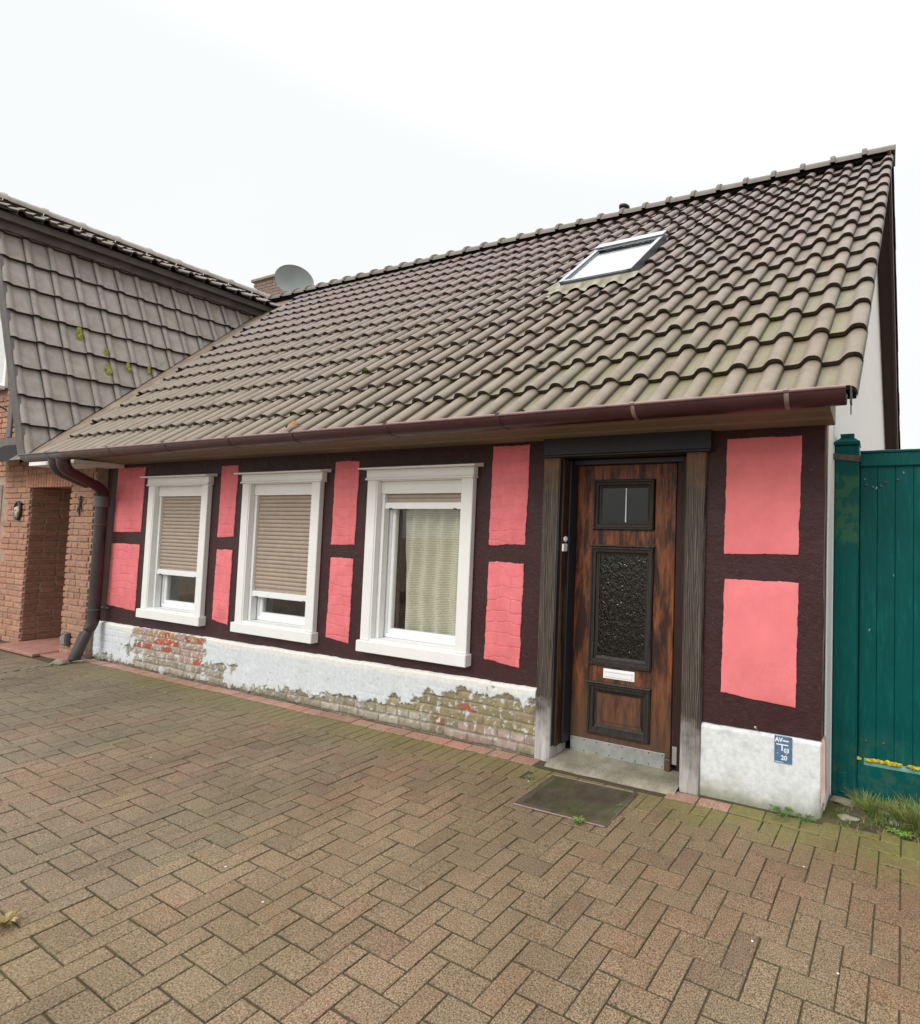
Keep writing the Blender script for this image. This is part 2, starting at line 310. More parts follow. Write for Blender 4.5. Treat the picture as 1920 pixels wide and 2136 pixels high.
MAT['room'] = simple('room_wall', (0.20, 0.215, 0.17), 0.9, 0.1, var=0.3, vscale=3)
MAT['hall'] = simple('dark_hall', (0.14, 0.15, 0.085), 0.9, 0.1, var=0.5, vscale=4)
t = NT('net_curtain', 0.9, 0.1)
v = t.map((1, 1, 1)); z = t.sep(v)
w = t.wave(16, 2.5, t.map((0.6, 0.6, 1)), 2, 6.0, d='Z')
c = t.mix(w, (0.46, 0.455, 0.37), (0.70, 0.69, 0.57)); t.base(c); t.bump(w, 0.4, 0.004)
t.b.inputs['Subsurface Weight'].default_value = 0.0
MAT['curtain'] = t.m

def mat_gate():
    t = NT('green_gloss_paint', 0.5, 0.12)
    v = t.map((1, 1, 0.12)); g = t.noise(45, 6, 0.65, vec=v)
    n = t.noise(3.5, 5, 0.65)
    c = t.mix(t.ramp(n, [(0.35, 0.0), (0.7, 1.0)]), (0.0008, 0.058, 0.055), (0.0012, 0.076, 0.071))
    c = t.mix(t.ramp(g, [(0.52, 0.0), (0.75, 0.7)]), c, (0.008, 0.115, 0.112))
    z = t.sep(t.tc.outputs['Object'])[2]
    lo = t.ramp(z, [(0.0, 1.0), (0.42, 0.0)])
    c = t.mix(t.math('MULTIPLY', lo, t.ramp(t.noise(11, 5, 0.7), [(0.45, 0.0), (0.7, 0.8)])), c, (0.075, 0.11, 0.065))
    t.base(c); t.rough(t.math('ADD', t.math('MULTIPLY', n, 0.25), 0.3)); t.bump(t.math('ADD', g, n), 0.18, 0.005)
    return t
MAT['gate'] = mat_gate().m
t = mat_gate(); t.m.name = 'green_patched_post_paint'
c0 = t.b.inputs['Base Color'].links[0].from_socket
xyz = t.sep(t.tc.outputs['Object'])
za = t.math('ADD', xyz[2], t.math('MULTIPLY', t.math('SUBTRACT', t.noise(6, 4, 0.6), 0.5), 0.28))
band = t.math('MULTIPLY', t.ramp(za, [(0.0, 0.0)] + [(1.0, 0.0)]), 0.0)
zr = t.math('DIVIDE', za, 2.4)
band = t.ramp(zr, [(0.64, 0.0), (0.65, 1.0), (0.82, 1.0), (0.83, 0.0)])
t.base(t.mix(t.math('MULTIPLY', band, t.ramp(t.noise(13, 4), [(0.46, 0.25), (0.49, 1.0)])), c0, (0.025, 0.10, 0.058)))
MAT['gate_post'] = t.m
MAT['gate_worn'] = simple('chalky_green_edge', (0.10, 0.24, 0.22), 0.6, 0.3, var=0.4, vscale=25)
MAT['lichen_green'] = simple('yellow_green_lichen', (0.235, 0.25, 0.055), 0.9, 0.1, var=0.35, vscale=30)
MAT['lichen'] = simple('yellow_lichen', (0.50, 0.40, 0.03), 0.9, 0.1, var=0.35, vscale=40, bump=0.8, bscale=120)
MAT['nb_brick'] = None
t = NT('rustic_brick', 0.85, 0.25)
c = t.attr('Col'); n = t.noise(28, 6, 0.72); n2 = t.noise(3, 4)
c = t.mix(t.ramp(n, [(0.3, 0.0), (0.72, 1.0)]), t.mix(1.0, c, (0.6, 0.58, 0.57), 'MULTIPLY'), t.mix(1.0, c, (1.22, 1.2, 1.18), 'MULTIPLY'))
t.base(c); t.bump(n, 0.7, 0.010); MAT['nb_brick'] = t.m
MAT['mortar'] = simple('brick_mortar', (0.34, 0.24, 0.185), 0.9, 0.2, var=0.2, vscale=14)
MAT['chim_brick'] = None
MAT['beam'] = simple('grey_brown_beam', (0.12, 0.10, 0.095), 0.6, 0.3, var=0.2, vscale=6)
MAT['fascia_nb'] = simple('grey_fascia', (0.080, 0.068, 0.063), 0.6, 0.35, var=0.35, vscale=5)
MAT['valley'] = simple('dusty_valley_sheet', (0.19, 0.15, 0.11), 0.75, 0.25, var=0.35, vscale=7)
MAT['dish'] = simple('grey_dish', (0.20, 0.225, 0.22), 0.5, 0.4, var=0.10, vscale=3)
MAT['mat'] = None
t = NT('ribbed_rubber_mat', 0.85, 0.25)
n = t.noise(6, 5, 0.65); n2 = t.noise(110, 3, 0.7)
c = t.mix(t.ramp(n, [(0.35, 0.0), (0.65, 1.0)]), (0.060, 0.046, 0.034), (0.115, 0.100, 0.065))
c = t.mix(t.ramp(t.noise(4.2, 5, 0.7), [(0.50, 0.0), (0.66, 0.8)]), c, (0.055, 0.075, 0.016)); c = t.mix(t.ramp(n2, [(0.55, 0.0), (0.7, 0.5)]), c, (0.16, 0.13, 0.09)); t.base(c); t.bump(n2, 0.5, 0.004); MAT['mat'] = t.m
MAT['sign_blue'] = simple('blue_enamel', (0.075, 0.155, 0.27), 0.35, 0.5, var=0.18, vscale=30)
MAT['sign_white'] = simple('white_enamel', (0.75, 0.78, 0.80), 0.4, 0.5, var=0.05)
MAT['grass'] = simple('grass_blade', (0.11, 0.19, 0.035), 0.6, 0.3, var=0.5, vscale=14)
MAT['grass_dry'] = simple('dry_grass', (0.30, 0.24, 0.10), 0.7, 0.2, var=0.3, vscale=14)
MAT['leaf'] = simple('weed_leaf', (0.070, 0.16, 0.025), 0.5, 0.35, var=0.35, vscale=22)
MAT['leaf_pale'] = simple('pale_weed_leaf', (0.16, 0.26, 0.05), 0.5, 0.35, var=0.3, vscale=22)
MAT['moss'] = simple('green_moss', (0.045, 0.065, 0.014), 0.95, 0.1, var=0.5, vscale=50, bump=0.8, bscale=180)
MAT['moss_dark'] = simple('dark_moss', (0.035, 0.042, 0.014), 0.95, 0.1, var=0.5, vscale=50)
MAT['stone'] = simple('field_stone', (0.33, 0.32, 0.29), 0.85, 0.25, var=0.25, vscale=9, bump=0.5, bscale=40)
MAT['dead_leaf'] = simple('dead_leaf', (0.30, 0.13, 0.035), 0.7, 0.2, var=0.35, vscale=40)
t = NT('bare_soil', 0.95, 0.15)
n = t.noise(20, 6, 0.75); n2 = t.noise(4, 4)
c = t.mix(n, (0.05, 0.038, 0.026), (0.19, 0.155, 0.115)); c = t.mix(t.ramp(n2, [(0.45, 0.0), (0.62, 1.0)]), c, (0.075, 0.085, 0.025)); t.base(c); t.bump(n, 1.0, 0.02); MAT['soil'] = t.m
MAT['terracotta'] = simple('cream_plaster', (0.55, 0.47, 0.36), 0.8, 0.2, var=0.2, vscale=20)
MAT['iron'] = simple('dark_iron', (0.03, 0.026, 0.028), 0.5, 0.4)

# ------------------------------------------------------------------ mesh helpers
class MB:
    def __init__(s): s.v = []; s.f = []; s.c = []; s.m = []
    def add(s, vs, fs, col=(1,1,1,0), mi=0):
        b = len(s.v); s.v += [tuple(p) for p in vs]
        if isinstance(col, list): s.c += col
        else: s.c += [col]*len(vs)
        for i, f in enumerate(fs):
            s.f.append(tuple(b+j for j in f)); s.m.append(mi[i] if isinstance(mi, (list, tuple)) else mi)
        return s
    def box(s, x0, x1, y0, y1, z0, z1, b=0.0, col=(1,1,1,0), mi=0, xf=None):
        if x0 > x1: x0, x1 = x1, x0
        if y0 > y1: y0, y1 = y1, y0
        if z0 > z1: z0, z1 = z1, z0
        b = min(b, (x1-x0)*0.45, (y1-y0)*0.45, (z1-z0)*0.45)
        if b <= 0:
            vs = [(x, y, z) for z in (z0, z1) for y in (y0, y1) for x in (x0, x1)]
            fs = [(0,2,3,1), (4,5,7,6), (0,1,5,4), (2,6,7,3), (0,4,6,2), (1,3,7,5)]
        else:
            vs = []; idx = {}
            X, Y, Z = (x0, x1), (y0, y1), (z0, z1)
            for i in (0, 1):
                for j in (0, 1):
                    for k in (0, 1):
                        sx, sy, sz = (1, -1)[i]*b, (1, -1)[j]*b, (1, -1)[k]*b
                        for a, p in enumerate(((X[i], Y[j]+sy, Z[k]+sz), (X[i]+sx, Y[j], Z[k]+sz), (X[i]+sx, Y[j]+sy, Z[k]))):
                            idx[(i, j, k, a)] = len(vs); vs.append(p)
            fs = []
            for i in (0, 1):
                q = [idx[(i, 0, 0, 0)], idx[(i, 1, 0, 0)], idx[(i, 1, 1, 0)], idx[(i, 0, 1, 0)]]; fs.append(tuple(q if i else q[::-1]))
                q = [idx[(0, i, 0, 1)], idx[(1, i, 0, 1)], idx[(1, i, 1, 1)], idx[(0, i, 1, 1)]]; fs.append(tuple(q[::-1] if i else q))
                q = [idx[(0, 0, i, 2)], idx[(1, 0, i, 2)], idx[(1, 1, i, 2)], idx[(0, 1, i, 2)]]; fs.append(tuple(q if i else q[::-1]))
            for j in (0, 1):
                for k in (0, 1):
                    q = (idx[(0,j,k,1)], idx[(1,j,k,1)], idx[(1,j,k,2)], idx[(0,j,k,2)]); fs.append(q if (j != k) else q[::-1])
                    q = (idx[(j,0,k,0)], idx[(j,1,k,0)], idx[(j,1,k,2)], idx[(j,0,k,2)]); fs.append(q[::-1] if (j != k) else q)
                    q = (idx[(j,k,0,0)], idx[(j,k,1,0)], idx[(j,k,1,1)], idx[(j,k,0,1)]); fs.append(q if (j != k) else q[::-1])
            for i in (0, 1):
                for j in (0, 1):
                    for k in (0, 1):
                        q = (idx[(i,j,k,0)], idx[(i,j,k,1)], idx[(i,j,k,2)]); fs.append(q if (i+j+k) % 2 else q[::-1])
        if xf: vs = [xf(*p) for p in vs]
        return s.add(vs, fs, col, mi)
    def prism(s, pts, ax, a0, a1, col=(1,1,1,0), mi=0, xf=None):
        # pts: 2-D outline in the plane of the two other axes
        def P(p, a):
            q = {0: (a, p[0], p[1]), 1: (p[0], a, p[1]), 2: (p[0], p[1], a)}[ax]
            return xf(*q) if xf else q
        n = len(pts)
        vs = [P(p, a0) for p in pts] + [P(p, a1) for p in pts]
        fs = [tuple(range(n))[::-1], tuple(range(n, 2*n))] + [(i, (i+1) % n, n+(i+1) % n, n+i) for i in range(n)]
        return s.add(vs, fs, col, mi)
    def tube(s, pts, r, seg=14, col=(1,1,1,0), mi=0, cap=True, rs=None):
        pts = [Vector(p) for p in pts]; n = len(pts); vs = []; up = Vector((0.13, 0.31, 0.94)).normalized()
        for i, p in enumerate(pts):
            t = (pts[min(i+1, n-1)] - pts[max(i-1, 0)]).normalized()
            a = t.cross(up)
            if a.length < 1e-3: a = t.cross(Vector((1, 0, 0)))
            a.normalize(); bb = t.cross(a)
            rr = rs[i] if rs else r
            for k in range(seg):
                an = 2*math.pi*k/seg; vs.append(p + a*math.cos(an)*rr + bb*math.sin(an)*rr)
        fs = [(i*seg+k, i*seg+(k+1) % seg, (i+1)*seg+(k+1) % seg, (i+1)*seg+k) for i in range(n-1) for k in range(seg)]
        if cap: fs += [tuple(range(seg))[::-1], tuple(range((n-1)*seg, n*seg))]
        return s.add(vs, fs, col, mi)
    def lathe(s, prof, c, seg=24, col=(1,1,1,0), mi=0, M=None):
        vs = []
        for r, z in prof:
            for k in range(seg):
                an = 2*math.pi*k/seg; p = Vector((r*math.cos(an), r*math.sin(an), z))
                if M: p = M @ p
                vs.append(Vector(c)+p)
        n = len(prof)
        fs = [(i*seg+k, i*seg+(k+1) % seg, (i+1)*seg+(k+1) % seg, (i+1)*seg+k) for i in range(n-1) for k in range(seg)]
        fs += [tuple(range(seg))[::-1], tuple(range((n-1)*seg, n*seg))]
        return s.add(vs, fs, col, mi)
    def blob(s, c, r, col=(1,1,1,0), mi=0, sub=2, rough=0.3, sq=(1,1,1), seed=0):
        bm = bmesh.new(); bmesh.ops.create_icosphere(bm, subdivisions=sub, radius=1)
        vs = []
        for v in bm.verts:
            p = v.co; k = 1 + rough*noise.noise(p*1.7+Vector((seed, seed*.7, 3)))*1.6
            vs.append((c[0]+p.x*r*k*sq[0], c[1]+p.y*r*k*sq[1], c[2]+p.z*r*k*sq[2]))
        fs = [tuple(v.index for v in f.verts) for f in bm.faces]; bm.free()
        return s.add(vs, fs, col, mi)
    def build_each(s, name, mats, parent=None, **kw):
        par = list(range(len(s.v)))
        def find(a):
            while par[a] != a: par[a] = par[par[a]]; a = par[a]
            return a
        for f in s.f:
            for j in f[1:]: par[find(j)] = find(f[0])
        gr = {}
        for k_, f in enumerate(s.f): gr.setdefault(find(f[0]), []).append(k_)
        out = []
        for fs in gr.values():
            used = sorted({j for k_ in fs for j in s.f[k_]}); mp = {j: i for i, j in enumerate(used)}
            q = MB(); q.v = [s.v[j] for j in used]; q.c = [s.c[j] for j in used]; q.f = [tuple(mp[j] for j in s.f[k_]) for k_ in fs]; q.m = [s.m[k_] for k_ in fs]
            out.append(q.build(name, mats, parent, **kw))
        return out
    def build(s, name, mats, parent=None, smooth=None, label=None, cat=None, group=None, kind=None, off=None):
        me = bpy.data.meshes.new(name)
        root = parent
        while root is not None and root.parent is not None: root = root.parent
        o0 = Vector(root.location) if root is not None else Vector((0, 0, 0))
        if off is not None: o0 = Vector(off)
        me.from_pydata([tuple(Vector(p)-o0) for p in s.v], [], s.f)
        if not isinstance(mats, (list, tuple)): mats = [mats]
        for m in mats: me.materials.append(MAT[m] if isinstance(m, str) else m)
        if len(mats) > 1: me.polygons.foreach_set('material_index', s.m)
        at = me.color_attributes.new('Col', 'FLOAT_COLOR', 'POINT')
        flat = [x for c in s.c for x in (c if len(c) == 4 else (*c, 1))]
        at.data.foreach_set('color', flat)
        me.update()
        if smooth:
            me.polygons.foreach_set('use_smooth', [True]*len(me.polygons)); me.set_sharp_from_angle(angle=R(smooth))
        o = bpy.data.objects.new(name, me); COL.objects.link(o)
        if parent is not None: o.parent = parent
        elif off is not None: o.location = off
        tag(o, label, cat, group, kind)
        return o
def tag(o, label=None, cat=None, group=None, kind=None):
    if label: o['label'] = label
    if cat: o['category'] = cat
    if group: o['group'] = group
    if kind: o['kind'] = kind
def thing(name, label, cat, loc, group=None):
    o = bpy.data.objects.new(name, None); COL.objects.link(o); o.location = loc; o.empty_display_size = 0.2
    tag(o, label, cat, group); return o
def nv(x, y, z, s=1.0, o=0.0): return noise.noise(Vector((x*s+o, y*s+o*1.3, z*s-o)))
def jit(c, a): k = 1+random.uniform(-a, a); return tuple(x*k*(1+random.uniform(-a, a)*0.25) for x in c)
def sstep(a, b, x):
    t = max(0.0, min(1.0, (x-a)/(b-a))); return t*t*(3-2*t)

# ================================================================== GROUND AND PAVING
g = MB(); g.add([(-80, -80, -0.045), (80, -80, -0.045), (80, 80, -0.045), (-80, 80, -0.045)], [(0,1,2,3)]); g.build('ground', 'yard', kind='structure')
g = MB(); g.add([(-14.2, -6.2, -0.0065), (3, -6.2, -0.0065), (3, 0.6, -0.0065), (-14.2, 0.6, -0.0065)], [(0,1,2,3)]); g.build('paving_bed', 'joint', kind='structure')

def moss_at(x, y):
    m = 0.0
    # damp green strip along the foot of the wall
    d = -y
    wdt = 0.36 + 0.12*nv(x, 0, 0, 1.1)
    m = max(m, (1-sstep(0.10, wdt+0.12, d))*(0.75 if x < -2.3 else 0.95)*(0.35 if x < -7.6 else 1))
    m = max(m, 0.65*sstep(-1.25, -0.6, x)*(1-sstep(0.12, 0.48+0.15*nv(x, y, 0, 3), d)))
    if x > -0.15: m = max(m, (1-sstep(0.1, 0.45, d))*1.0)
    # damp corner bottom left
    r = math.hypot((x+2.95), (y+2.45)); m = max(m, 0.22*(1-sstep(0.2, 0.75, r)))
    m *= 1.0+0.8*nv(x, y, 0, 4.0, 7)
    m += 0.12*max(0, nv(x, y, 2, 1.3, 3))
    return max(0.0, min(1.0, m))
ANG = -0.0368
ca, sa = math.cos(ANG), math.sin(ANG)
GX, GY = -0.19139, -0.87100
BASEC = (0.212, 0.148, 0.094)
def brick_col(cx, cy, pink=False):
    if pink: return jit((0.46, 0.25, 0.215), 0.10)
    c = BASEC
    k = random.random()
    if k < 0.12: c = tuple(a*b for a, b in zip(c, (0.88, 0.86, 0.88)))
    elif k < 0.18: c = tuple(a*b for a, b in zip(c, (1.02, 0.97, 0.95)))
    # redder bricks centre right, greyer far left
    if cx < -3.0: c = tuple(a*b for a, b in zip(c, (0.92, 0.97, 1.0)))
    if cx < -5: c = tuple(a*b for a, b in zip(c, (0.92, 1.0, 1.04)))
    return jit(c, 0.055)
pav = MB()
def add_brick(corners, pink=False, h=0.0):
    # corners: 4 xy points ccw
    cx = sum(p[0] for p in corners)/4; cy = sum(p[1] for p in corners)/4
    z = h + random.uniform(-0.0018, 0.0018); tx, ty = random.uniform(-.007, .007), random.uniform(-.007, .007)
    c = brick_col(cx, cy, pink); b = 0.0035
    top = []; mid = []; bot = []
    for (x, y) in corners:
        dx, dy = cx-x, cy-y; L = math.hypot(dx, dy)
        jx, jy = random.uniform(-.0006, .0006), random.uniform(-.0006, .0006)
        zz = z+(x-cx)*tx+(y-cy)*ty
        top.append((x+dx/L*b*1.5+jx, y+dy/L*b*1.5+jy, zz)); mid.append((x+jx, y+jy, zz-b)); bot.append((x+jx, y+jy, -0.04))
    # subdivide top for moss variation at vertices: corners only
    cols = []
    for (x, y) in corners: cols.append((*c, moss_at(x, y)*(0.30 if pink else 1)))
    edge = [(k[0]*0.62, k[1]*0.62, k[2]*0.60, min(1, k[3]*1.3+0.12)) for k in cols]
    vs = top+mid+bot
    fs = [(0,1,2,3)] + [(i, 4+i, 4+(i+1) % 4, (i+1) % 4) for i in range(4)] + [(4+i, 8+i, 8+(i+1) % 4, 4+(i+1) % 4) for i in range(4)]
    fs = [f[::-1] if k else f for k, f in enumerate(fs)]
    fs = [fs[0]] + [f[::-1] for f in fs[1:]]
    pav.add(vs, fs, cols+edge+edge)
J = 0.0025
def uv2xy(u, v): return (GX+0.1*(u*ca-v*sa), GY+0.1*(u*sa+v*ca))
def wall_edge(x):   # where herringbone begins, in front of the edging rows
    if x < -8.36: return -0.62
    if x < -2.13: return -0.33
    if x < -1.05: return -0.145
    if x < -0.24: return -0.145
    return -0.02+0.10*max(0, nv(x, 0, 0, 5))
for u in range(-140, 26):
    for v in range(-55, 14):
        for kind in (0, 1):
            if kind == 0:
                if (-2-u-v) % 4: continue
                x0, x1, y0, y1 = u, u+1, v, v+2
            else:
                if (u-1+v+1) % 4: continue     # strip v..v+1: u = 1-(v+1)+... 
                x0, x1, y0, y1 = u, u+2, v, v+1
            j = J/0.1*1.0
            cor = [uv2xy(x0+j, y0+j), uv2xy(x1-j, y0+j), uv2xy(x1-j, y1-j), uv2xy(x0+j, y1-j)]
            cx = sum(p[0] for p in cor)/4; cy = sum(p[1] for p in cor)/4
            we = wall_edge(cx)
            if cy > we+0.095: continue
            if cx < -2.5 and cy < -4.6: continue
            # cut bricks at the edging
            cor = [(x, min(y, we)) for x, y in cor]
            if abs(cor[0][1]-cor[3][1]) < 0.008 and abs(cor[1][1]-cor[2][1]) < 0.008: continue
            add_brick(cor)
# edging: pink stretcher row against the wall, then a soldier row
x = -8.34
while x < -2.14:
    w = 0.2; x1 = min(x+w, -2.13)
    y1 = -0.035 + 0.008*nv(x, 0, 0, 2)
    add_brick([(x+J, y1-0.092), (x1-J, y1-0.092), (x1-J, y1), (x+J, y1)], pink=True); x += w
x = -8.34
while x < -2.2:
    y1 = -0.133
    add_brick([(x+J, y1-0.193), (x+0.1-J, y1-0.193), (x+0.1-J, y1), (x+J, y1)]); x += 0.1005
x = -1.17
for i, w in enumerate((0.2, 0.2, 0.2, 0.2, 0.12)):
    x1 = x+w; add_brick([(x+J, -0.14), (x1-J, -0.14), (x1-J, -0.048), (x+J, -0.048)], pink=(i < 2)); x = x1
# beside the brick pier: rows running the other way
for i in range(14):
    xx = -8.37-0.2*(i+1)
    for k in range(3): add_brick([(xx+J, -0.62+0.1*k+J), (xx+0.2-J, -0.62+0.1*k+J), (xx+0.2-J, -0.52+0.1*k-J), (xx+J, -0.52+0.1*k-J)])
pav.build('paving', 'paver', kind='structure')
# kerb gap between the two forecourts, with flaked mortar
k = MB()
for i in range(22):
    y = -0.12-0.07*i; r = max(0.0, 0.035-0.002*i)
    if r > 0.004: k.blob((-8.33+random.uniform(-.02, .02), y, 0.004), r*random.uniform(0.7, 1.3), sq=(1.0, 1.5, 0.18), sub=1, seed=i)
k.build('kerb_strip', 'concrete', kind='structure', smooth=60)
# bare soil between the corner and the gate
s_ = MB(); NX, NY = 44, 22; vs = []; cl = []
for j in range(NY+1):
    for i in range(NX+1):
        x = -0.30+2.6*i/NX; y = -0.05+0.75*j/NY
        z = 0.004+0.012*nv(x, y, 0, 7)+0.03*sstep(0.0, 0.2, y)*(0.5+0.5*nv(x, y, 1, 3))-0.01
        vs.append((x, y, z))
s_.add(vs, [(j*(NX+1)+i, j*(NX+1)+i+1, (j+1)*(NX+1)+i+1, (j+1)*(NX+1)+i) for j in range(NY) for i in range(NX)])
s_.build('soil_strip', 'soil', kind='structure', smooth=60)

# ================================================================== THE PINK HOUSE
S = 0.061            # the house is a little out of square: X gained per metre of depth
TH = R(46.69); CT, ST = math.cos(TH), math.sin(TH); E0, Z0 = -0.481, 2.317; SK = 0.0418
def RP(x, s, n=0.0):   # roof slope coordinates -> world
    return (x+SK*s, E0+s*CT-n*ST, Z0+s*ST+n*CT)
RL = 5.10                                        # slope length
RIDGE_Y, RIDGE_Z = E0+RL*CT, Z0+RL*ST
DEPTH = 2*RIDGE_Y - 0.0                          # rear wall Y
def XG(y): return -0.272+S*y
house = thing('half_timbered_house', 'low pink and brown half-timbered house with a long tiled roof', 'house', (-4.3, 0, 0))

# ---- front wall with openings
WIN = [(-7.409, -6.297, -7.444, -6.275, -7.425, -6.281), (-5.72, -4.589, -5.741, -4.571, -5.729, -4.561), (-3.987, -2.844, -4.005, -2.831, -3.997, -2.835)]
WZ0, WZ1 = 0.652, 1.99
IN = 0.105          # casing width
w = MB()
cuts = [(-8.41, None)]
prev = -8.41
for (cl_, cr_, *_r) in WIN:
    a, b = cl_+IN, cr_-IN
    w.box(prev, a, 0, 0.3, 0.42, 2.62); w.box(a, b, 0, 0.3, 0.42, WZ0); w.box(a, b, 0, 0.3, WZ1, 2.62); prev = b
w.box(prev, -2.12, 0, 0.3, 0.43, 2.62); w.box(-2.12, -1.10, 0, 0.3, 2.105, 2.62); w.box(-1.10, -0.272, 0, 0.3, 0.43, 2.62)
w.build('front_wall', 'brown', house)
wb = MB()
wb.prism([(0.3, -0.02), (DEPTH-0.3, -0.02), (DEPTH-0.3, 2.5), (RIDGE_Y, RIDGE_Z-0.25), (0.3, 2.9)], 0, -8.39, -8.30, xf=lambda x, y, z: (x+S*y, y, z))
wb.box(-8.39, -0.4, DEPTH-0.3, DEPTH, -0.02, 2.6, xf=lambda x, y, z: (x+S*y, y, z))
wb.build('rear_wall', 'gable', house)
# corner strip: bare timber end and old pink render below it
cs = MB()
cs.box(-0.276, -0.262, 0.004, 0.075, 0.44, 2.27, 0.003, xf=lambda x, y, z: (x+0.004*math.sin(z*7)+0.002*math.sin(z*23), y, z))
cs.build('corner_timber', 'post', house)
cs = MB(); cs.box(-0.300, -0.255, 0.0785, 0.10, 0.05, 2.27, 0.003); cs.build('corner_trim', 'upvc', house)
cs = MB()
vs = []
prof = [(0.0, 0.06), (0.0, 0.46), (0.020, 0.43), (0.024, 0.14), (0.012, 0.10), (0.003, 0.06)]
cs.prism([(p[0]-0.272, p[1]) for p in prof], 1, 0.006, 0.074); cs.build('corner_render', 'render_pink', house, smooth=40)

# ---- pink infill panels
PZ = [(1.459, 2.197, .609, 1.328), (1.446, 2.163, .608, 1.325), (1.415, 2.148, .598, 1.305), (1.468, 2.211, .603, 1.341), (1.466, 2.176, .608, 1.312)]
PX = [(-8.205, -7.60), (-6.149, -5.887), (-4.45, -4.161), (-2.692, -2.368), (-.856, -.414)]
def infill(x0, x1, z0, z1, mat, seed, tilt=(0, 0, 0, 0)):
    # outline with a hand-painted wavering edge
    cor = [(x0+tilt[0], z0+tilt[1]), (x1, z0+tilt[2]), (x1+tilt[3], z1), (x0, z1)]
    pts = []
    for i in range(4):
        a, b = cor[i], cor[(i+1) % 4]; L = math.hypot(b[0]-a[0], b[1]-a[1]); n = max(4, int(L/0.018))
        for k in range(n):
            t_ = k/n; x = a[0]+(b[0]-a[0])*t_; z = a[1]+(b[1]-a[1])*t_
            amp = (0.0030 if mat == 'pink2' else 0.0045)*(0.4+sstep(0, 0.1, min(t_, 1-t_)))
            d = amp*(nv(x, z, seed, 7)*1.2+0.9*nv(x, z, seed, 45))
            nx_, nz_ = -(b[1]-a[1])/L, (b[0]-a[0])/L
            pts.append((x+nx_*d, z+nz_*d))
    n = len(pts); cx = (x0+x1)/2; cz = (z0+z1)/2
    def ins(p, d):
        dx, dz = cx-p[0], cz-p[1]; q = max(abs(dx), abs(dz)); return (p[0]+math.copysign(min(abs(dx), d), dx), p[1]+math.copysign(min(abs(dz), d), dz))
    ring0 = [(p[0], -0.0005, p[1]) for p in pts]
    ring1 = [(p[0], -0.006, p[1]) for p in pts]
    ring2 = [(*ins(p, 0.006), ) for p in pts]; ring2 = [(p[0], -0.0085, p[1]) for p in ring2]
    m = MB()
    vs = ring0+ring1+ring2
    fs = [(i, (i+1) % n, n+(i+1) % n, n+i) for i in range(n)] + [(n+i, n+(i+1) % n, 2*n+(i+1) % n, 2*n+i) for i in range(n)] + [tuple(range(2*n, 3*n))]
    m.add(vs, fs); m.build('infill_panel', mat, house, smooth=35)
tl = [(0.0, 0.01, -0.004, 0.0), (0, 0.006, 0, 0.01), (0, 0.006, -0.006, 0), (0.004, 0, -0.008, -0.004), (0, 0.004, 0, -0.003)]
for i, ((x0, x1), (ub, ut, lb, lt)) in enumerate(zip(PX, PZ)):
    mt = 'pink2' if i == 4 else 'pink'
    infill(x0+(0.03 if i == 0 else 0), x1, ub, ut, mt, i*3.1, (-0.02 if i == 0 else -0.008, 0, 0.01, 0.012))
    infill(x0, x1-(0.012 if i != 4 else 0.004), lb, lt, mt, i*3.1+50, (-0.012, 0.018, -0.012, 0.008))

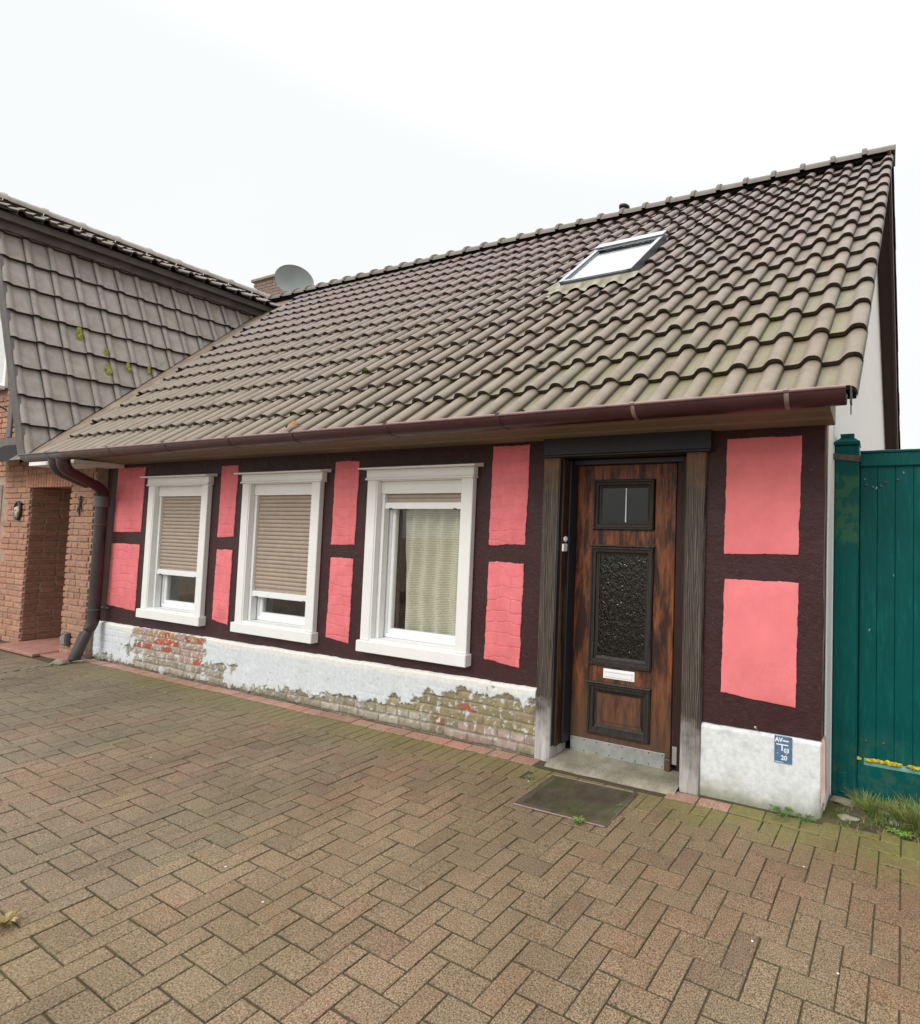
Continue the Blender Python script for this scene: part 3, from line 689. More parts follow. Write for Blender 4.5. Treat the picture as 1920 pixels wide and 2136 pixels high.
# ---- peeling plinth (left of the door) and smooth white plinth (right)
def fbm(x, z, s, o=0, oct_=4):
    a = 0; k = 1; t_ = 0
    for i in range(oct_): a += k*nv(x, z, o+i*5.3, s*2**i); t_ += k; k *= 0.55
    return a/t_
BWd, BHt = 0.130, 0.072
def masonry(x, z):
    """which brick, distance into joint, for the old rubble brickwork"""
    z2 = z+0.010*nv(x, z, 3, 3); x2 = x+0.014*nv(x, z, 9, 4)
    row = math.floor(z2/BHt); wdt = (0.125 if row % 2 else 0.235) if nv(row*1.7, 0, 5, 1) > -0.05 else 0.17
    off = (row*0.37 % 1)*wdt
    c_ = math.floor((x2+off)/wdt)
    fx = ((x2+off)/wdt-c_)*wdt; fz = z2-row*BHt
    d = min(fx, wdt-fx, fz, BHt-fz)
    return row, c_, d
def plinth_point(x, z, zt, right):
    e = fbm(x, z, 7, 2)+0.35*fbm(x, z, 30, 8)
    expo = 0.0
    if not right:
        A = 1-max(abs((x+6.88)/0.62), abs((z-0.30)/0.145)); A = A*2.2 + e*0.7+0.20
        if z > 0.425: A -= 9*(z-0.425)*8
        A2 = 1-max(abs((x+6.7)/1.2), abs((z-0.12)/0.13)); A2 = A2*1.1+e*1.1-0.35
        line = 0.05+0.055*sstep(-5.6, -4.8, x)+0.06*sstep(-5.0, -4.0, x)+0.19*sstep(-3.8, -2.95, x)+0.03*sstep(-3.1, -2.5, x)
        B = (line-z)*9+e*1.7
        C = -1
        expo = max(A, A2, B)
    else:
        expo = (0.02-z)*6+e*0.8-0.35
    row, cc, d = masonry(x, z)
    h = random.Random(row*131+cc*17).random(); h2 = random.Random(row*71+cc*37+5).random()
    band = z > zt-0.055-0.012*nv(x, 0, 0, 2) and not right
    paint = (0.76, 0.75, 0.715) if band else (0.67, 0.715, 0.745)
    bl = 0.5+0.5*fbm(x, z, 5, 21)
    if not band: paint = tuple(p*(0.86+0.22*bl) for p in paint)
    if right:
        paint = (0.72, 0.75, 0.765)
        dz = 1-sstep(0.0, 0.22, z+0.15*fbm(x, z, 6, 4)); paint = tuple(p*(1-0.30*dz)*q for p, q in zip(paint, (1, 1-0.02*dz, 1-0.10*dz)))
        gm = (1-sstep(0.0, 0.07, z+0.05*fbm(x, z, 9, 4)))*0.6; paint = tuple(p*(1-gm)+q*gm for p, q in zip(paint, (0.20, 0.20, 0.10)))
        st = sstep(0.1, 0.45, fbm(x, z, 11, 31)); paint = tuple(p*(1-0.18*st) for p in paint)
        return (*paint, 0), 0.004*fbm(x, z, 6, 1)+0.002*fbm(x, z, 25, 1)
    if expo > 0:
        joint = d < 0.0075
        inA = abs(x+6.88) < 0.68 and z > 0.13
        # remnants of whitewash
        rem = fbm(x, z, 22, 44) > (0.15 if inA else 0.17)
        if joint: col = (0.30, 0.27, 0.20) if not inA else (0.36, 0.32, 0.27)
        else:
            if inA and (row >= 5 and h < 0.8): col = (0.50, 0.105, 0.03) if h2 < 0.6 else (0.48, 0.23, 0.08)
            elif inA: col = ((0.50, 0.11, 0.05) if (h < 0.16) else (0.46, 0.315, 0.27) if h2 < 0.6 else (0.46, 0.40, 0.33))
            elif x > -4.3 and z > 0.13: col = (0.315, 0.255, 0.135) if h < 0.92 else (0.42, 0.15, 0.09)
            elif x > -3.2: col = (0.42, 0.15, 0.10) if h < 0.2 else (0.44, 0.325, 0.29) if h < 0.7 else (0.33, 0.27, 0.18)
            else: col = (0.34, 0.30, 0.22) if h < 0.6 else (0.47, 0.42, 0.35)
            col = tuple(c_*(0.85+0.3*h2) for c_ in col)
        col = tuple(a*(1-q_)+b*q_ for a, b in zip(col, (0.60, 0.60, 0.57)) for q_ in (0.35*(1-sstep(0.0, 0.30, expo))+0.02,))
        if rem and not (joint and d < 0.004): col = tuple(p*0.9 for p in (0.68, 0.70, 0.70)) if z > 0.08 else (0.50, 0.48, 0.42)
        fb = fbm(x, z, 16, 60); col = tuple(c_*(0.88+0.35*fb) for c_ in col)
        dd = -0.011-(0.010*(1-sstep(0.0, 0.012, d))) + 0.003*fb + (0.004 if rem else 0)
        edge = sstep(0.0, 0.12, expo)
        gr = (1-sstep(0.0, 0.06, z))*0.5; col = tuple(p*(1-gr)+q*gr for p, q in zip(col, (0.13, 0.11, 0.07)))
        return (*col, 0), dd*edge
    # painted: faint bricks below
    fb = fbm(x, z, 6, 12)
    gr = (1-sstep(0.0, 0.10, z+0.06*fb))*0.45; paint = tuple(p*(1-gr)+q*gr for p, q in zip(paint, (0.25, 0.22, 0.15)))
    vis = sstep(0.0, 0.4, fbm(x, z, 2.3, 71))
    spot = fbm(x, z, 28, 91)
    if spot > 0.40 and not band: paint = (0.40, 0.30, 0.30)
    return (*paint, 0), 0.005*fb-0.004*vis*(1-sstep(0, 0.010, d))
def plinth(x0, x1, zt0, zt1, y, name, right=False, step=0.009):
    nx = int((x1-x0)/step); nzn = int(0.5/step); m = MB(); vs = []; cl = []
    for j in range(nzn+1):
        for i in range(nx+1):
            x = x0+(x1-x0)*i/nx; zt = zt0+(zt1-zt0)*i/nx+0.007*nv(x, 0, 0, 3)+0.004*nv(x, 0, 0, 14); z = -0.02+(zt+0.02)*j/nzn
            c_, d = plinth_point(x, z, zt, right)
            # rounded top and rounded ends
            rt = 1-sstep(0.0, 0.018, zt-z); yy = y+0.018*rt*rt-d
            if not right:
                re = 1-sstep(0.0, 0.05, x-x0); yy += 0.045*re*re
            else:
                re = (1-sstep(0.0, 0.012, x1-x)); yy += 0.016*re*re
                lowc = (1-sstep(0.0, 0.05, x1-x))*(1-sstep(0.06, 0.17, z)); yy += 0.03*lowc
            vs.append((x, yy, z)); cl.append(c_)
    fs = [(j*(nx+1)+i, j*(nx+1)+i+1, (j+1)*(nx+1)+i+1, (j+1)*(nx+1)+i) for j in range(nzn) for i in range(nx)]
    b = len(vs)
    # top return to the wall, right and left ends
    topi = [nzn*(nx+1)+i for i in range(nx+1)]
    vs += [(vs[k_][0], 0.02, vs[k_][2]+0.003) for k_ in topi]; cl += [(0.75, 0.75, 0.73, 0)]*(nx+1)
    fs += [(topi[i], topi[i+1], b+i+1, b+i) for i in range(nx)]
    for side in (0, nx):
        b2 = len(vs); ed = [j*(nx+1)+side for j in range(nzn+1)]
        vs += [(vs[k_][0]+(0.0 if not right else 0.0), 0.12, vs[k_][2]) for k_ in ed]; cl += [(0.55, 0.50, 0.44, 0)]*(nzn+1)
        f2 = [(ed[j], ed[j+1], b2+j+1, b2+j) for j in range(nzn)]
        fs += [f[::-1] for f in f2] if side else f2
    m.add(vs, fs, cl); m.build(name, 'plinth', house, smooth=50)
plinth(-8.44, -2.212, 0.425, 0.470, -0.030, 'peeling_plinth')
plinth(-0.986, -0.268, 0.425, 0.425, -0.012, 'white_plinth', right=True)

# ---- windows
def window(idx, shut_bottom, mats=None):
    cl_, cr_, sL, sR, hL, hR = WIN[idx]
    lab = ['window with its beige shutter two thirds down over dim glass', 'window with its beige shutter almost fully down', 'window with its shutter rolled up and a net curtain behind'][idx]
    m = MB()     # casing is the window's own mesh: four boards
    YF = -0.042
    m.box(cl_, cl_+IN, YF, 0.0, 0.645, 1.99, 0.004); m.box(cr_-IN, cr_, YF, 0.0, 0.645, 1.99, 0.004)
    m.box(hL, hR, YF-0.006, 0.0, 1.9905, 2.060, 0.004)
    m.box(hL-0.005, hR+0.005, YF-0.014, -0.002, 1.974, 1.9895, 0.002)
    wn_ = m.build('window', 'white', house, smooth=30); wn_['label'] = lab
    # reveal lining
    m = MB(); a, b = cl_+IN, cr_-IN
    m.box(a, a+0.012, -0.036, 0.10, 0.66, 1.988, 0.001); m.box(b-0.012, b, -0.036, 0.10, 0.66, 1.988, 0.001); m.box(a+0.012, b-0.012, -0.036, 0.10, 1.966, 1.986, 0.001)
    m.box(a, b, -0.036, 0.10, 0.640, 0.662, 0.002)
    m.build('reveal', 'white', wn_)
    # sill board
    m = MB(); m.box(sL-0.002, sR+0.002, YF-0.020, 0.004, 0.552, 0.644, 0.005); m.build('sill', 'white', wn_, smooth=30)
    m = MB(); m.prism([(0.002, 2.0605), (-0.092, 2.0605), (-0.094, 2.071), (0.002, 2.092)], 0, hL-0.045, hR+0.05); m.build('drip_cap', 'white', wn_)
    # shutter box panel and guides
    m = MB(); m.box(a+0.013, b-0.013, -0.002, 0.06, 1.862, 1.9655, 0.002)
    m.box(a+0.013, a+0.048, 0.006, 0.055, 0.663, 1.8615, 0.002); m.box(b-0.048, b-0.013, 0.006, 0.055, 0.663, 1.8615, 0.002)
    m.build('shutter_box', 'white', wn_)
    # slats
    m = MB(); z = 1.862; pitch = 0.0385
    gx0, gx1 = a+0.046, b-0.046
    while z-pitch*0.9 > shut_bottom:
        pr = [(0.034, z), (0.0285, z-0.004), (0.0255, z-pitch*0.35), (0.0265, z-pitch*0.7), (0.031, z-pitch+0.003), (0.036, z-pitch+0.001), (0.042, z-pitch+0.001), (0.042, z)]
        m.prism(pr, 0, gx0, gx1); z -= pitch
    m.prism([(0.036, z), (0.036, shut_bottom), (0.04, shut_bottom), (0.04, z)], 0, gx0, gx1)
    m.build('shutter_slats', 'shutter', wn_, smooth=50)
    m = MB(); m.box(gx0, gx1, 0.012, 0.044, shut_bottom-0.054, shut_bottom, 0.004)
    m.build('shutter_bar', 'upvc', wn_)
    m = MB()
    for xx in (gx0+0.07, gx1-0.07): m.box(xx-0.016, xx+0.016, 0.004, 0.02, shut_bottom-0.060, shut_bottom-0.046, 0.003)
    m.build_each('shutter_stop', 'screw', wn_)
    # sash frame
    m = MB(); fy = 0.062
    x0, x1, z0, z1 = a+0.014, b-0.014, 0.664, 1.86
    fw = 0.052
    m.box(x0, x0+fw, fy, 0.12, z0, z1, 0.004); m.box(x1-fw, x1, fy, 0.12, z0, z1, 0.004); m.box(x0+fw, x1-fw, fy, 0.12, z0, z0+0.034, 0.004); m.box(x0+fw, x1-fw, fy, 0.12, z1-fw, z1, 0.004)
    m.box(x0+0.03, x0+0.082, fy+0.012, 0.115, z0+0.03, z1-0.03, 0.006); m.box(x1-0.082, x1-0.03, fy+0.012, 0.115, z0+0.03, z1-0.03, 0.006)
    m.box(x0+0.08, x1-0.08, fy+0.012, 0.115, z0+0.03, z0+0.072, 0.006); m.box(x0+0.08, x1-0.08, fy+0.012, 0.115, z1-0.085, z1-0.03, 0.006)
    m.build('sash_frame', 'upvc', wn_, smooth=30)
    m = MB(); m.box(x0+0.079, x1-0.079, 0.0895, 0.0935, z0+0.070, z1-0.08)
    m.build('pane', 'glass', wn_)
    # room behind
    m = MB(); rx0, rx1, rz0, rz1, ry1 = a-0.25, b+0.25, 0.45, 2.2, 1.1
    m.add([(rx0, .31, rz0), (rx1, .31, rz0), (rx1, ry1, rz0), (rx0, ry1, rz0), (rx0, .31, rz1), (rx1, .31, rz1), (rx1, ry1, rz1), (rx0, ry1, rz1)],
          [(0,1,2,3), (4,7,6,5), (0,3,7,4), (1,5,6,2), (3,2,6,7)])
    m.build('room', 'room', wn_)
    return wn_, a, b
w1, a1_, b1_ = window(0, 1.074)
w2, a2_, b2_ = window(1, 0.946)
w3, a3_, b3_ = window(2, 1.790)
# curtain in the third window: folds, drawn aside on the left
def curtain(parent, x0, x1, y, z0, z1, amp=0.022, pull=0.0, wl_=0.105):
    m = MB(); nx, nz_ = 90, 24; vs = []
    for j in range(nz_+1):
        t_ = j/nz_; z = z0+(z1-z0)*t_
        for i in range(nx+1):
            q = i/nx; left = x0-pull*(1-t_)*(1-q)*0.0; x = left+(x1-left)*q
            # folds fan out towards the bottom
            yy = y+amp*math.sin(2*math.pi*(x-x0+(1-t_)*0.05*math.sin(3*x))/wl_+1.2*nv(x, z, 0, 2))*(0.6+0.4*(1-t_))+0.01*nv(x, z, 1, 5)
            vs.append((x, yy, z))
    m.add(vs, [(j*(nx+1)+i, j*(nx+1)+i+1, (j+1)*(nx+1)+i+1, (j+1)*(nx+1)+i) for j in range(nz_) for i in range(nx)])
    m.build('curtain', 'curtain', parent, smooth=60)
curtain(w3, a3_+0.12, b3_+0.02, 0.165, 0.60, 1.95, 0.034, wl_=0.16)
curtain(w1, a1_+0.28, b1_+0.0, 0.30, 0.60, 1.5, 0.01, wl_=0.2)
m = MB(); m.box(a3_+0.05, a3_+0.08, 0.14, 0.17, 0.6, 1.95, 0.004); m.box(a3_+0.11, a3_+0.16, 0.30, 0.33, 0.5, 2.0, 0.004); m.build_each('curtain_rail', 'jamb', w3)
m = MB(); m.blob((a1_+0.52, 0.22, 0.80), 0.10, sq=(0.9, 0.5, 1.3), sub=3, rough=0.6, seed=5); m.build('pot_plant', 'moss_dark', w1, smooth=60)

# ---- door, posts, lintel, threshold
def post(x0, x1, mat='post', seed=0, z1=2.098):
    m = MB(); nz_ = 60; cols_ = 6; rings = []
    vs = []
    prof = [(x0, 0.10), (x0, -0.022), (x0+0.006, -0.030), (x1-0.006, -0.030), (x1, -0.022), (x1, 0.15)]
    for j in range(nz_+1):
        z = -0.01+(z1+0.01)*j/nz_
        for k_, (x, y) in enumerate(prof):
            e = 0.0025*nv(x*3, z, seed, 5)+0.0012*nv(x*3, z, seed+k_, 30)
            vs.append((x+(e if k_ in (1, 2) else -e if k_ in (3, 4) else 0), y+0.0015*nv(x, z, seed+9, 12), z))
    n = len(prof)
    m.add(vs, [(j*n+k_, j*n+k_+1, (j+1)*n+k_+1, (j+1)*n+k_) for j in range(nz_) for k_ in range(n-1)]+[tuple(nz_*n+k_ for k_ in range(n))])
    return m.build('door_post', mat, house, smooth=40)
post(-2.209, -2.072, seed=1); post(-1.119, -0.987, seed=6)
m = MB()
m.prism([(0.02, 2.243), (-0.050, 2.243), (-0.052, 2.118), (-0.064, 2.116), (-0.069, 2.108), (-0.066, 2.100), (-0.055, 2.0995), (0.02, 2.0995)], 0, -2.195, -0.948)
m.build('lintel_board', 'lintel', house, smooth=30)
# recess lining: left jamb with a black weather strip, right jamb
m = MB()
m.box(-2.0715, -2.052, 0.0, 0.155, 0.09, 2.09, 0.003); m.build('jamb', 'jamb', house)
m = MB(); m.box(-2.0515, -2.036, 0.06, 0.20, 0.09, 2.09, 0.003); m.box(-2.0735, -2.066, -0.029, -0.002, 0.1, 2.09, 0.001); m.build_each('jamb_strip', 'lintel', house)
m = MB(); m.box(-1.238, -1.175, 0.125, 0.20, 0.07, 2.09, 0.004); m.box(-1.174, -1.1195, 0.06, 0.20, 0.07, 2.09, 0.004); m.build('jamb', 'jamb_red', house)
m = MB(); m.box(-2.07, -1.12, 0.10, 0.20, 2.064, 2.099, 0.003); m.build('door_head', 'lintel', house)
m = MB(); m.box(-1.228, -1.18, 0.1215, 0.1245, 0.075, 0.19, 0.001); m.build('metal_plate', 'steel', house)
# bell push and switch on the left jamb
m = MB(); Mx = Matrix.Rotation(R(90), 3, 'Y')
m.lathe([(0.0, 0.0), (0.020, 0.0), (0.021, 0.006), (0.017, 0.011), (0.009, 0.012), (0.008, 0.016), (0.0, 0.017)], (-2.0515, 0.034, 1.527), 20, M=Mx); m.build('bell_push', 'upvc', house, smooth=40)
m = MB(); m.box(-2.0518, -2.036, -0.004, 0.046, 1.440, 1.494, 0.004); m.build('bell_box', 'upvc', house)

door = MB()   # stiles, rails : door leaf at Y=0.15
DX0, DX1, DZ0, DZ1 = -2.034, -1.245, 0.075, 2.062
Y0, Y1 = 0.150, 0.200
OP = [(-1.889, -1.414, 1.603, 1.955), (-1.896, -1.408, 0.648, 1.480), (-1.890, -1.406, 0.170, 0.520)]
door.box(DX0, -1.896, Y0, Y1, DZ0, DZ1, 0.002); door.box(-1.406, DX1, Y0, Y1, DZ0, DZ1, 0.002)
xs0, xs1 = -1.8955, -1.4065
for z0, z1 in ((DZ0, 0.170), (0.520, 0.648), (1.480, 1.603), (1.955, DZ1)): door.box(xs0, xs1, Y0+0.001, Y1, z0, z1, 0.002)
dr = door.build('door', 'door', house, smooth=30); dr['label'] = 'weathered brown panelled front door with two glazed openings'
m = MB(); m.box(-1.283, -1.2445, 0.128, 0.1495, 0.10, 2.06, 0.004); m.box(-1.286, -1.241, 0.122, 0.149, 0.02, 0.10, 0.006); m.build('cover_strip', 'door', dr)
def moulding(x0, x1, z0, z1, w, mat, steps=((0.0, -0.010), (0.10, -0.020), (0.28, -0.020), (0.36, -0.011), (0.62, -0.009), (0.70, 0.004), (1.0, 0.012))):
    m = MB(); rings = []
    for t_, d in steps:
        q = w*t_; rings.append([(x0+q, Y0+d, z0+q), (x1-q, Y0+d, z0+q), (x1-q, Y0+d, z1-q), (x0+q, Y0+d, z1-q)])
    vs = [( *p,) for p in [(x0, Y0+0.004, z0), (x1, Y0+0.004, z0), (x1, Y0+0.004, z1), (x0, Y0+0.004, z1)]]
    for r_ in rings: vs += r_
    n = len(rings)
    fs = [(k_*4+i, k_*4+(i+1) % 4, (k_+1)*4+(i+1) % 4, (k_+1)*4+i) for k_ in range(n) for i in range(4)]
    m.add(vs, fs); return m.build('moulding', mat, dr)
moulding(-1.892, -1.411, 1.600, 1.958, 0.060, 'door_dark')
moulding(-1.899, -1.405, 0.645, 1.484, 0.064, 'door_dark')
moulding(-1.893, -1.403, 0.166, 0.524, 0.072, 'door_dark')
m = MB(); m.box(-1.905, -1.399, 0.122, 0.149, 1.484, 1.494, 0.002); m.box(-1.905, -1.399, 0.120, 0.149, 0.524, 0.533, 0.002); m.build_each('moulding_cap', 'post', dr)
m = MB(); m.box(-1.835, -1.44, 0.163, 0.167, 1.645, 1.905); m.build('pane', 'glass_dark', dr)
m = MB(); m.box(-1.642, -1.634, 0.156, 0.1625, 1.655, 1.898, 0.001); m.build('glazing_bar', 'upvc', dr)
m = MB(); m.box(-1.84, -1.44, 0.164, 0.169, 0.70, 1.43); m.build('pane', 'glass_relief', dr)
m = MB(); m.box(-1.822, -1.474, 0.158, 0.18, 0.236, 0.452); m.prism([(-1.795, 0.262), (-1.478, 0.262), (-1.478, 0.450-0.0), (-1.795, 0.450)], 1, 0.150, 0.1575); m.build('door_panel', 'door', dr)
m = MB()   # letter slot: plate with flap
m.box(-1.774, -1.528, 0.143, 0.1495, 0.560, 0.628, 0.003); m.box(-1.757, -1.545, 0.139, 0.1425, 0.573, 0.616, 0.002)
m.box(-1.757, -1.545, 0.134, 0.1385, 0.609, 0.616, 0.001); m.build('letter_slot', 'upvc', dr)
kp = MB(); kp.box(-2.026, -1.290, 0.1445, 0.1495, 0.022, 0.122, 0.001); kpo = kp.build('kick_plate', 'steel', dr)
m = MB()
for i in range(8):
    xx = -2.012+0.706*i/7
    for zz in (0.036, 0.109): m.lathe([(0.0, 0.0), (0.0055, 0.0), (0.004, 0.002), (0.0, 0.0025)], (xx, 0.1445, zz), 8, M=Matrix.Rotation(R(90), 3, 'X'))
m.build_each('screw', 'screw', kpo)
# hall behind the glass
m = MB(); m.add([(-2.2, .21, -.0), (-1.0, .21, 0), (-1.0, 1.6, 0), (-2.2, 1.6, 0), (-2.2, .21, 2.3), (-1.0, .21, 2.3), (-1.0, 1.6, 2.3), (-2.2, 1.6, 2.3)],
    [(0,1,2,3), (4,7,6,5), (0,3,7,4), (1,5,6,2), (3,2,6,7)]); m.build('hall', 'hall', dr)
# threshold: worn concrete step
m = MB(); nx, ny = 50, 16; vs = []
for j in range(ny+1):
    for i in range(nx+1):
        x = -2.068+0.95*i/nx; t_ = j/ny
        y = 0.16-0.265*t_
        z = 0.022-0.004*t_+0.004*nv(x, y, 0, 6)-0.012*sstep(0.75, 1, t_)
        if j == ny: z = -0.02; 
        if i in (0, nx): z -= 0.0
        y += 0.008*nv(x, 0, 0, 7)*sstep(0.6, 1, t_)
        vs.append((x, y, z))
m.add(vs, [(j*(nx+1)+i+1, j*(nx+1)+i, (j+1)*(nx+1)+i, (j+1)*(nx+1)+i+1) for j in range(ny) for i in range(nx)])
m.build('threshold', 'concrete', house, smooth=60)

# ---- soffit and gutter
m = MB()
sp = [(0.02, 2.232), (-0.13, 2.236), (-0.15, 2.246), (-0.27, 2.249), (-0.285, 2.256), (-0.375, 2.259), (-0.385, 2.270), (0.02, 2.60)]
xs = [-8.42, -6.9, -5.35, -4.02, -2.3, -0.214]
for a, b in zip(xs[:-1], xs[1:]): m.prism(sp, 0, a+0.0015, b-0.0015)
m.build('soffit', 'soffit', house)
GYc, GZc, GR = -0.545, 2.268, 0.066
def gutter(x0, x1, mat, mat_l):
    m = MB(); seg = 18; th = 0.003; vs = []; fs = []
    prof = []
    for k_ in range(seg+1):
        a = math.pi*k_/seg; prof.append((GYc+GR*math.cos(a), GZc-GR*math.sin(a)))
    for k_ in range(seg, -1, -1):
        a = math.pi*k_/seg; prof.append((GYc+(GR-th)*math.cos(a), GZc-(GR-th)*math.sin(a)))
    m.prism(prof, 0, x0, x1)
    o = m.build('gutter', mat, house, smooth=50)
    m = MB(); m.tube([(x0, GYc-GR-0.003, GZc+0.004), ((x0+x1)/2, GYc-GR-0.003, GZc+0.004), (x1, GYc-GR-0.003, GZc+0.004)], 0.0085, 10); m.build('rolled_lip', mat_l, o, smooth=60)
    return o
# gutter bends are kept as one long run: prism caps are concave, so build caps apart
def gutter_shell(x0, x1, mat, mat_l, lab=None):
    m = MB(); seg = 20; vs = []
    for x in (x0, x1):
        for rr_ in (GR, GR-0.003):
            for k_ in range(seg+1):
                a = math.pi*k_/seg; vs.append((x, GYc+rr_*math.cos(a), GZc-rr_*math.sin(a)))
    n = seg+1
    fs = [(k_, k_+1, 2*n+k_+1, 2*n+k_) for k_ in range(seg)] + [(n+k_+1, n+k_, 3*n+k_, 3*n+k_+1) for k_ in range(seg)]
    fs += [(k_+1, k_, n+k_, n+k_+1) for k_ in range(seg)] + [(2*n+k_, 2*n+k_+1, 3*n+k_+1, 3*n+k_) for k_ in range(seg)] + [(0, 2*n, 3*n, n), (seg, n+seg, 3*n+seg, 2*n+seg)]
    m.add(vs, fs)
    for x, d in ((x0, 1), (x1, -1)):       # end plates
        pts = [(x+d*0.004, GYc+(GR-0.001)*math.cos(math.pi*k_/seg), GZc-(GR-0.001)*math.sin(math.pi*k_/seg)) for k_ in range(seg+1)]
        m.add(pts, [tuple(range(seg+1))])
    o = m.build('gutter', mat, house, smooth=50)
    if lab: o['label'] = lab
    m = MB(); m.tube([(x0, GYc-GR-0.004, GZc+0.003), (x1, GYc-GR-0.004, GZc+0.003)], 0.0085, 10); m.build('rolled_lip', mat_l, o, smooth=60)
    return o
gu = gutter_shell(-7.70, -0.120, 'gutter', 'gutter_lip')
gz = gutter_shell(-8.64, -7.701, 'zinc', 'zinc', 'unpainted grey end piece of the gutter')
def bracket(x, par, mat='bracket'):
    m = MB(); n = 16
    pts = [(GYc+(GR+0.003)*math.cos(math.pi*k_/n), GZc-(GR+0.003)*math.sin(math.pi*k_/n)) for k_ in range(n+1)]
    pts += [(GYc-GR-0.016, GZc+0.004), (GYc-GR-0.012, GZc+0.014), (GYc-GR+0.004, GZc+0.015)]
    vs = []
    for (y, z) in pts: vs += [(x-0.012, y, z), (x+0.012, y, z)]
    m.add(vs, [(2*i, 2*i+1, 2*i+3, 2*i+2) for i in range(len(pts)-1)])
    m.box(x-0.012, x+0.012, GYc-GR-0.012, GYc+GR+0.02, GZc+0.0125, GZc+0.016)
    m.build('bracket', mat, par)
for x in (-0.39, -1.21, -2.12, -3.07, -4.06, -4.86, -5.79, -6.75): bracket(x, gu, 'bracket' if x > -2 else 'gutter')
bracket(-8.0, gz, 'zinc')
m = MB(); m.box(-0.107, -0.098, -0.52, -0.47, 2.215, 2.30, 0.002); m.box(-0.105, -0.100, -0.505, -0.490, 2.165, 2.215, 0.002); m.build('verge_bracket', 'iron', house)

# downpipe: swan neck from the outlet to the wall, collar, straight run, kick at the foot
m = MB()
def bez(p0, p1, p2, n=8): return [tuple(Vector(p0)*(1-t_)**2+Vector(p1)*2*t_*(1-t_)+Vector(p2)*t_*t_) for t_ in [i/n for i in range(n+1)]]
path = bez((-7.83, -0.545, 2.215), (-7.83, -0.545, 2.12), (-7.90, -0.47, 2.09)) + [(-8.10, -0.24, 1.995)] + bez((-8.13, -0.20, 1.98), (-8.22, -0.105, 1.94), (-8.22, -0.105, 1.85))
m.tube(path, 0.050, 18); m.build('downpipe_neck', 'pipe_red', house, smooth=60)
m = MB(); m.tube([(-8.22, -0.105, 1.86), (-8.22, -0.105, 1.74)], 0.062, 18); m.tube([(-8.22, -0.105, 1.55), (-8.22, -0.105, 1.535)], 0.060, 18)
m.tube([(-8.22, -0.105, 1.845), (-8.22, -0.105, 1.83)], 0.066, 18); m.build_each('downpipe_collar', 'zinc', house, smooth=50)
m = MB(); m.tube([(-8.22, -0.105, 1.75), (-8.22, -0.105, 0.60)] + bez((-8.22, -0.105, 0.50), (-8.22, -0.105, 0.40), (-8.23, -0.15, 0.33)) + [(-8.24, -0.225, 0.045)], 0.050, 18)
m.build('downpipe', 'pipe', house, smooth=60)
m = MB(); m.tube([(-8.22, -0.105, 0.585), (-8.22, -0.105, 0.57)], 0.060, 18); m.box(-8.29, -8.15, -0.03, 0.0, 0.58, 0.60, 0.002); m.build('pipe_clip', 'zinc', house, smooth=50)
# the neighbour side's own short elbow meeting the same pipe
m = MB(); m.tube(bez((-8.02, -0.545, 2.215), (-8.02, -0.545, 2.10), (-8.06, -0.44, 2.06)) + [(-8.13, -0.26, 1.98)], 0.045, 16); m.build('second_outlet', 'pipe', house, smooth=60)

# ---- roof tiles
PROF = [(0.056, -0.050), (0.054, -0.034), (0.048, -0.019), (0.036, -0.007), (0.018, -0.001), (0.0, 0.0), (-0.016, -0.002), (-0.031, -0.009), (-0.046, -0.022), (-0.060, -0.036), (-0.072, -0.042), (-0.110, -0.044), (-0.156, -0.044)]
def tile_rows(m, place, nrow, ncol, gauge, wdt, colfn, keep, over=0.045, lift=0.032, thick=0.024, prof=PROF, x0=0.0, s0=0.0, mossfn=None):
    for k_ in range(nrow):
        for i in range(ncol):
            xc = x0-i*wdt; s = s0+k_*gauge
            if not keep(xc, s, k_, i): continue
            dx = random.uniform(-.003, .003); ds = random.uniform(-.007, .007); dn = random.uniform(-.002, .003)
            L = gauge+over
            c_ = colfn(xc, s); n = len(prof)
            tp = []; bt = []; fr = []; un = []; col = []
            for (px_, h) in prof:
                tp.append(place(xc+px_+dx, s+ds, h+dn))
            for (px_, h) in prof:
                bt.append(place(xc+px_+dx, s+L, h+dn-lift*L/gauge))
            for (px_, h) in prof:
                fr.append(place(xc+px_*0.97+dx, s+ds+0.002, h+dn-thick))
            for (px_, h) in prof:
                un.append(place(xc+px_*0.97+dx, s+0.10, h+dn-thick-0.006))
            ml = mossfn(xc, s) if mossfn else 0
            def al(h): return ml*(0.25+0.75*sstep(-0.030, -0.042, h)) if True else 0
            def al2(h): return ml*(0.22+0.78*(1 if h < -0.036 else 0))
            # colour: slightly darker in the pans
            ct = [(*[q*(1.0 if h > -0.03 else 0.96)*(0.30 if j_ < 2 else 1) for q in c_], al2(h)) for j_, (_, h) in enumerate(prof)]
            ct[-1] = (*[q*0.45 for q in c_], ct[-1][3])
            m.add(tp+bt, [(j, j+1, n+j+1, n+j) for j in range(n-1)], ct+ct, 0)
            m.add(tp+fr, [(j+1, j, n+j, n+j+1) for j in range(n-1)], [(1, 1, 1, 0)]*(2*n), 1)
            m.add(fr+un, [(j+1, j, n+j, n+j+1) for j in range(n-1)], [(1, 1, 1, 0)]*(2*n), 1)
            # right hand flank of the tile
            m.add([tp[0], bt[0], fr[0], un[0]], [(0, 2, 3, 1)], [(*c_, 0)]*4, 0)
NB_A = Vector((-9.25, -0.40, 2.35))
def valley_x(s):
    y = E0+s*CT; z = Z0+s*ST
    return NB_A.x-0.45*(z-NB_A.z)+0.061*(y-NB_A.y)
